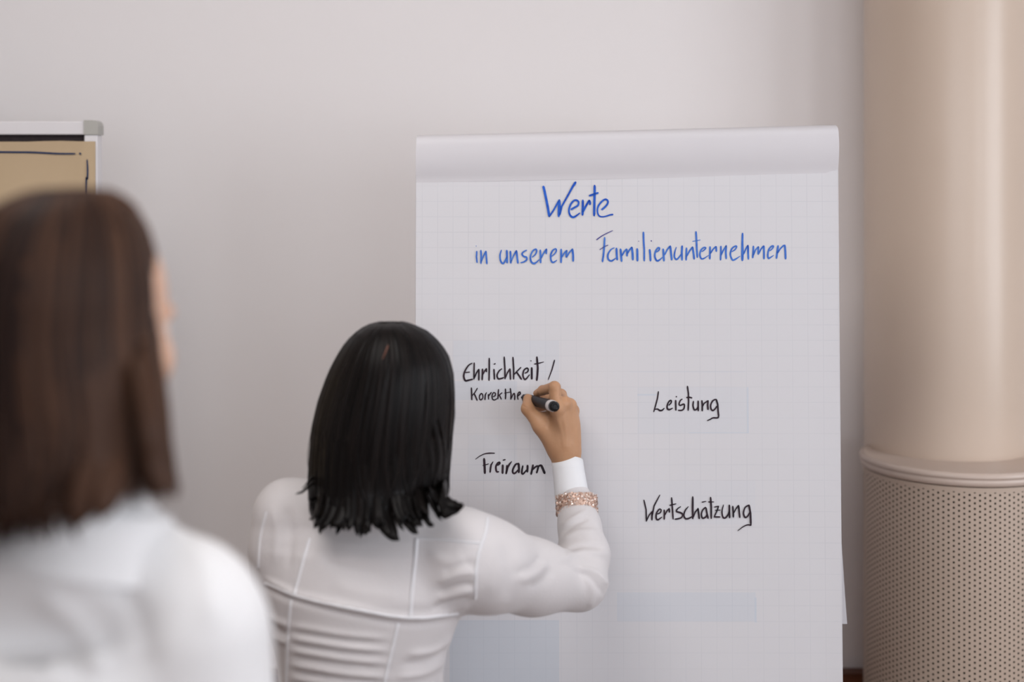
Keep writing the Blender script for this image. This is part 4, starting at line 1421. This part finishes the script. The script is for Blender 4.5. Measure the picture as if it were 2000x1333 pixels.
tips = []
for pts, w_ in (
        (T((840, 760, 1.885), (850, 880, 1.88), (848, 950, 1.88), (862, 985, 1.88), (885, 995, 1.88), (907, 988, 1.875)), .0085),
        (T((850, 760, 1.89), (862, 880, 1.885), (860, 950, 1.885), (872, 978, 1.885), (890, 988, 1.88), (905, 984, 1.878)), .007),
        (T((830, 800, 1.88), (835, 900, 1.875), (832, 960, 1.875), (845, 992, 1.875), (868, 1003, 1.87), (892, 1000, 1.87)), .008),
        (T((810, 800, 1.875), (815, 900, 1.87), (808, 960, 1.868), (815, 1000, 1.868), (830, 1020, 1.865), (848, 1028, 1.865)), .0085),
        (T((800, 800, 1.875), (803, 900, 1.868), (800, 970, 1.866), (812, 1008, 1.866), (832, 1024, 1.864), (845, 1024, 1.864)), .007),
        (T((785, 800, 1.873), (785, 900, 1.866), (776, 970, 1.862), (785, 1010, 1.862), (800, 1032, 1.86), (817, 1043, 1.858)), .008),
        (T((775, 800, 1.873), (772, 920, 1.866), (768, 970, 1.862), (778, 1005, 1.862), (792, 1024, 1.86), (806, 1036, 1.858)), .006),
        (T((745, 780, 1.872), (748, 900, 1.866), (742, 970, 1.862), (748, 1015, 1.862), (762, 1042, 1.86), (780, 1056, 1.858)), .010),
        (T((735, 780, 1.872), (732, 900, 1.866), (735, 970, 1.862), (742, 1010, 1.862), (752, 1035, 1.86), (768, 1050, 1.858)), .008),
        (T((715, 780, 1.872), (712, 900, 1.866), (710, 980, 1.864), (714, 1018, 1.864), (724, 1041, 1.862)), .006),
        (T((698, 780, 1.874), (694, 900, 1.868), (694, 980, 1.866), (697, 1020, 1.866), (698, 1048, 1.864)), .006),
        (T((680, 780, 1.876), (675, 900, 1.87), (668, 980, 1.868), (662, 1015, 1.868), (650, 1030, 1.868)), .010),
        (T((660, 780, 1.88), (655, 900, 1.874), (648, 980, 1.872), (640, 1015, 1.872), (626, 1036, 1.872)), .010),
        (T((645, 780, 1.885), (636, 900, 1.88), (632, 980, 1.878), (626, 1012, 1.878), (613, 1032, 1.876)), .009),
        (T((632, 800, 1.89), (624, 900, 1.886), (622, 970, 1.884), (618, 1005, 1.884), (604, 1016, 1.882)), .005),
        (T((618, 850, 1.92), (612, 920, 1.915), (608, 946, 1.91), (598, 958, 1.905), (577, 966, 1.90)), .0035),
        (T((616, 850, 1.92), (611, 915, 1.915), (607, 938, 1.91), (600, 946, 1.905), (590, 955, 1.90)), .003),
        (T((614, 850, 1.92), (612, 950, 1.91), (616, 975, 1.90), (610, 980, 1.90), (602, 974, 1.90)), .003),
        (T((884, 740, 1.96), (888, 800, 1.955), (884, 840, 1.95), (874, 880, 1.95)), .0012),
        (T((886, 760, 1.96), (886, 830, 1.955), (878, 868, 1.95), (870, 905, 1.95)), .0010),
        (T((612, 820, 1.96), (603, 870, 1.955), (601, 900, 1.95), (605, 935, 1.95)), .0010)):
    tips.append((pts, w_, .2))
# additional random locks across the back with similar sweep, so the fringe is uneven
r3 = np.random.default_rng(5)
for _ in range(46):
    x0 = 622 + r3.random() * 235
    t = (x0 - 612) / 255
    sw = -14 + 42 * t + r3.normal(0, 6)
    ye = np.interp(x0, [612, 640, 700, 760, 800, 860], [1018, 1032, 1034, 1032, 1018, 990]) + r3.normal(0, 9)
    dd = 1.885 - .018 * math.sin(PI * t) + r3.random() * .012
    tips.append((T((x0, 850, dd + .004), (x0 - 2, 900, dd - .004), (x0 - 2, 965, dd - .006), (x0 + sw * .35, ye - 22, dd - .006), (x0 + sw, ye, dd - .008)), .003 + .0045 * r3.random(), r3.random() * .6))
hair_obj('hair', prof, PI / 2, .75, tip1, 900, M['hair_black'], writer, tips, .0036, 3, flick=.006, zface=P(0, 690, 1.985)[2])
# parting on the crown
mbp = MB()
pp = [P(x, y, d) for x, y, d in ((766, 652, 1.925), (760, 670, 1.908), (753, 688, 1.896), (747, 702, 1.888))]
mbp.tube(pp, [.0006, .0011, .0010, .0005], 6)
hp = mbp.build('parting', mat('scalp', (.16, .07, .05), .7, .2), writer, smooth=True)

# ======== marker
n0, n1 = chart_pt(1019, 776, .003), P(1084.5, 795, 2.135)
pen = empty('marker_pen', n1, 'black marker pen with white band held in the writing hand', 'marker')
d_ = (n1 - n0); Lp = float(np.linalg.norm(d_))
vv, ff = axis_lathe(n0, n1, [(0, .0006), (.002, .0022), (.008, .0028), (.0081, .0035), (.016, .0045), (.020, .0055), (.0205, .0072), (.035, .0078), (Lp - .020, .0082)], 32)
mesh_obj('barrel', vv, ff, M['pen_black'], pen, smooth=True)
vv, ff = axis_lathe(n0, n1, [(Lp - .020, .0082), (Lp - .020, .0086), (Lp - .018, .0087), (Lp - .013, .0087), (Lp - .0125, .0084), (Lp - .0105, .0084), (Lp - .010, .0087), (Lp - .0085, .0086), (Lp - .0085, .008)], 32)
mesh_obj('white_band', vv, ff, M['pen_white'], pen, smooth=True)['label'] = 'white plastic band'
vv, ff = axis_lathe(n0, n1, [(Lp - .009, .0080), (Lp - .002, .0080), (Lp + .0005, .0070), (Lp + .0010, .0045), (Lp + .0002, .0035), (Lp + .0002, .0001)], 12)
mesh_obj('end_plug', vv, ff, M['pen_end'], pen)
# faint printed lines on the barrel
t_ = d_ / Lp
u_ = np.cross(t_, [0, 0, 1.0]); u_ /= np.linalg.norm(u_)
w__ = np.cross(u_, t_)
mbl = MB()
for s0, s1, aa in ((Lp - .056, Lp - .026, 1.05), (Lp - .050, Lp - .026, 1.25), (Lp - .056, Lp - .034, 1.42), (Lp - .056, Lp - .0545, 1.25)):
    da = .045 if s1 - s0 > .004 else .28
    vq = []
    for s_ in np.linspace(s0, s1, 3):
        for a in (aa - da, aa + da):
            vq.append(n0 + t_ * s_ + .0084 * (math.cos(a) * u_ * -1 + math.sin(a) * w__ * 1))
    mbl.add(vq, [(0, 1, 3, 2), (2, 3, 5, 4)])
mbl.build('printed_text', M['pen_white'], pen)['label'] = 'pale printed lines'

# ======== the woman in the foreground at left
D2 = 1.20
YAW = -0.50
p2 = empty('person', (P(85, 0, D2)[0], D2, 0), 'brown-haired woman in white shirt in the left foreground, watching', 'person')
h2 = P(140, 0, 1.215); h2[2] = 1.612
bx = P(70, 0, 1.22)[0]
V = Vol((-.72, .94, .05), (-.10, 1.50, 1.76), .006)
L2 = head_sdf(V, h2, YAW)
V.capsule(h2 + [0, -.01, -.09], h2 + [-.01, 0, -.17], .050, .046, .02)
V.loft([(.88, bx, 1.22, .155, .10), (1.05, bx, 1.22, .12, .085), (1.2, bx, 1.22, .14, .095), (1.35, bx, 1.22, .14, .08)], .03)
for s_ in (-1, 1):
    sp_ = np.array([bx + s_ * .138, 1.22, 1.362])
    V.capsule((bx, 1.21, 1.40), sp_, .045, .04, .03)
    V.chain([sp_, (bx + s_ * .157, 1.22, 1.20), (bx + s_ * .175, 1.232, 1.08), (bx + s_ * .165, 1.335, .925)], [.040, .036, .032, .023], .02)
    V.ellip((bx + s_ * .165, 1.36, .86), (.022, .032, .045), .02)
    for kf in range(4):
        V.chain([(bx + s_ * .165, 1.345 + .014 * kf, .83), (bx + s_ * .160, 1.35 + .014 * kf, .785), (bx + s_ * .152, 1.352 + .013 * kf, .755 + .006 * abs(kf - 1.5))], [.009, .008, .007], .003)
    V.chain([(bx + s_ * .16, 1.325, .87), (bx + s_ * .150, 1.31, .825), (bx + s_ * .148, 1.315, .80)], [.012, .0095, .008], .006)
    V.chain([(bx + s_ * .08, 1.22, .86), (bx + s_ * .085, 1.23, .47), (bx + s_ * .09, 1.21, .10)], [.078, .052, .036], .03)
v, q = V.mesh()
body2 = nets_obj('body', v, q, M['skin_pale'], p2)
face_parts(L2, body2, p2, YAW)
legs(p2, (bx, 1.22), 0, .95)
# shirt
V = Vol((-.74, .94, .86), (-.10, 1.46, 1.56), .005)
V.loft([(.87, bx, 1.22, .17, .118), (1.0, bx, 1.22, .150, .108), (1.1, bx, 1.22, .150, .108), (1.2, bx, 1.22, .165, .112), (1.3, bx, 1.22, .165, .108), (1.36, bx, 1.22, .14, .09)], .03, 2.2)
V.capsule((bx + .02, 1.215, 1.420), (bx + .125, 1.215, 1.385), .054, .058, .04)
V.capsule((bx + .02, 1.215, 1.420), (bx - .150, 1.215, 1.350), .054, .056, .04)
V.ellip((h2[0] + .012, 1.21, 1.445), (.060, .060, .050), .035)
for s_ in (-1, 1):
    V.chain([(bx + s_ * .140, 1.22, 1.355), (bx + s_ * .157, 1.22, 1.20), (bx + s_ * .175, 1.23, 1.08), (bx + s_ * .165, 1.33, .93)], [.062, .056, .048, .036], .025)
v, q = V.mesh()
v = relax(v, q, 3, .5)
v = fold(v, q, [([(180, 1100), (260, 1180), (300, 1333)], 22, -.004), ([(330, 1010), (400, 1100), (420, 1250)], 25, .004), ([(60, 1150), (160, 1230), (200, 1333)], 22, .004), ([(100, 1300), (200, 1320), (300, 1280)], 18, -.004)])
nets_obj('shirt', v, q, M['shirt2'], p2)
# collar, standing round the neck
cb = h2 + np.array([.008, -.005, -.185]); ct = cb + np.array([.010, .01, .055])
vv, ff = axis_lathe(cb, ct, [(-.01, .080), (.01, .076), (.03, .071), (.045, .070), (.046, .067), (.02, .069), (-.01, .074)], 40)
mesh_obj('collar', vv, ff, M['shirt2'], p2, smooth=True)
prof = []
for y, l, r, dy, b in ((366, 120, 185, 1.19, .020), (369, 92, 204, 1.19, .038), (378, 52, 226, 1.195, .055), (393, 22, 245, 1.20, .070), (415, -10, 262, 1.205, .083), (450, -45, 281, 1.21, .095),
                       (500, -78, 295, 1.21, .104), (560, -98, 302, 1.21, .108), (640, -115, 303, 1.21, .107), (720, -118, 312, 1.208, .104), (800, -118, 323, 1.205, .100),
                       (880, -115, 327, 1.20, .096), (960, -110, 332, 1.195, .094), (1100, -110, 332, 1.19, .094)):
    c = P((l + r) / 2, y, dy)
    prof.append((c[2], c[0], c[1], (r - l) / 2 * dy / F, b))


def tip2(az):
    x = math.cos(az)
    return np.interp(x, [-1, -.5, 0, .35, .45, .6, 1], [P(0, 1100, 1.1)[2], P(0, 1075, 1.1)[2], P(0, 1045, 1.1)[2], P(0, 1020, 1.12)[2], P(0, 945, 1.12)[2], P(0, 935, 1.15)[2], P(0, 955, 1.2)[2]])


tips = []
for pts, w_ in ((T((290, 700, 1.15), (310, 820, 1.15), (318, 900, 1.15), (330, 945, 1.15), (347, 970, 1.15)), .010),
                (T((270, 700, 1.14), (295, 820, 1.14), (305, 900, 1.14), (318, 940, 1.14), (338, 962, 1.14)), .010),
                (T((180, 700, 1.10), (200, 850, 1.10), (205, 950, 1.10), (195, 1020, 1.10)), .012),
                (T((150, 700, 1.10), (165, 850, 1.10), (165, 960, 1.10), (150, 1035, 1.10)), .012)):
    tips.append((pts, w_, .42))
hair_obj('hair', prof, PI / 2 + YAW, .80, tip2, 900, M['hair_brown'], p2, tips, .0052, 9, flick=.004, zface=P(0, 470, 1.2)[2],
         painted_gloss=lambda az: .45 + .55 * max(0, math.cos(az - .1)))  # right-side locks lighter: gloss is put into their tone
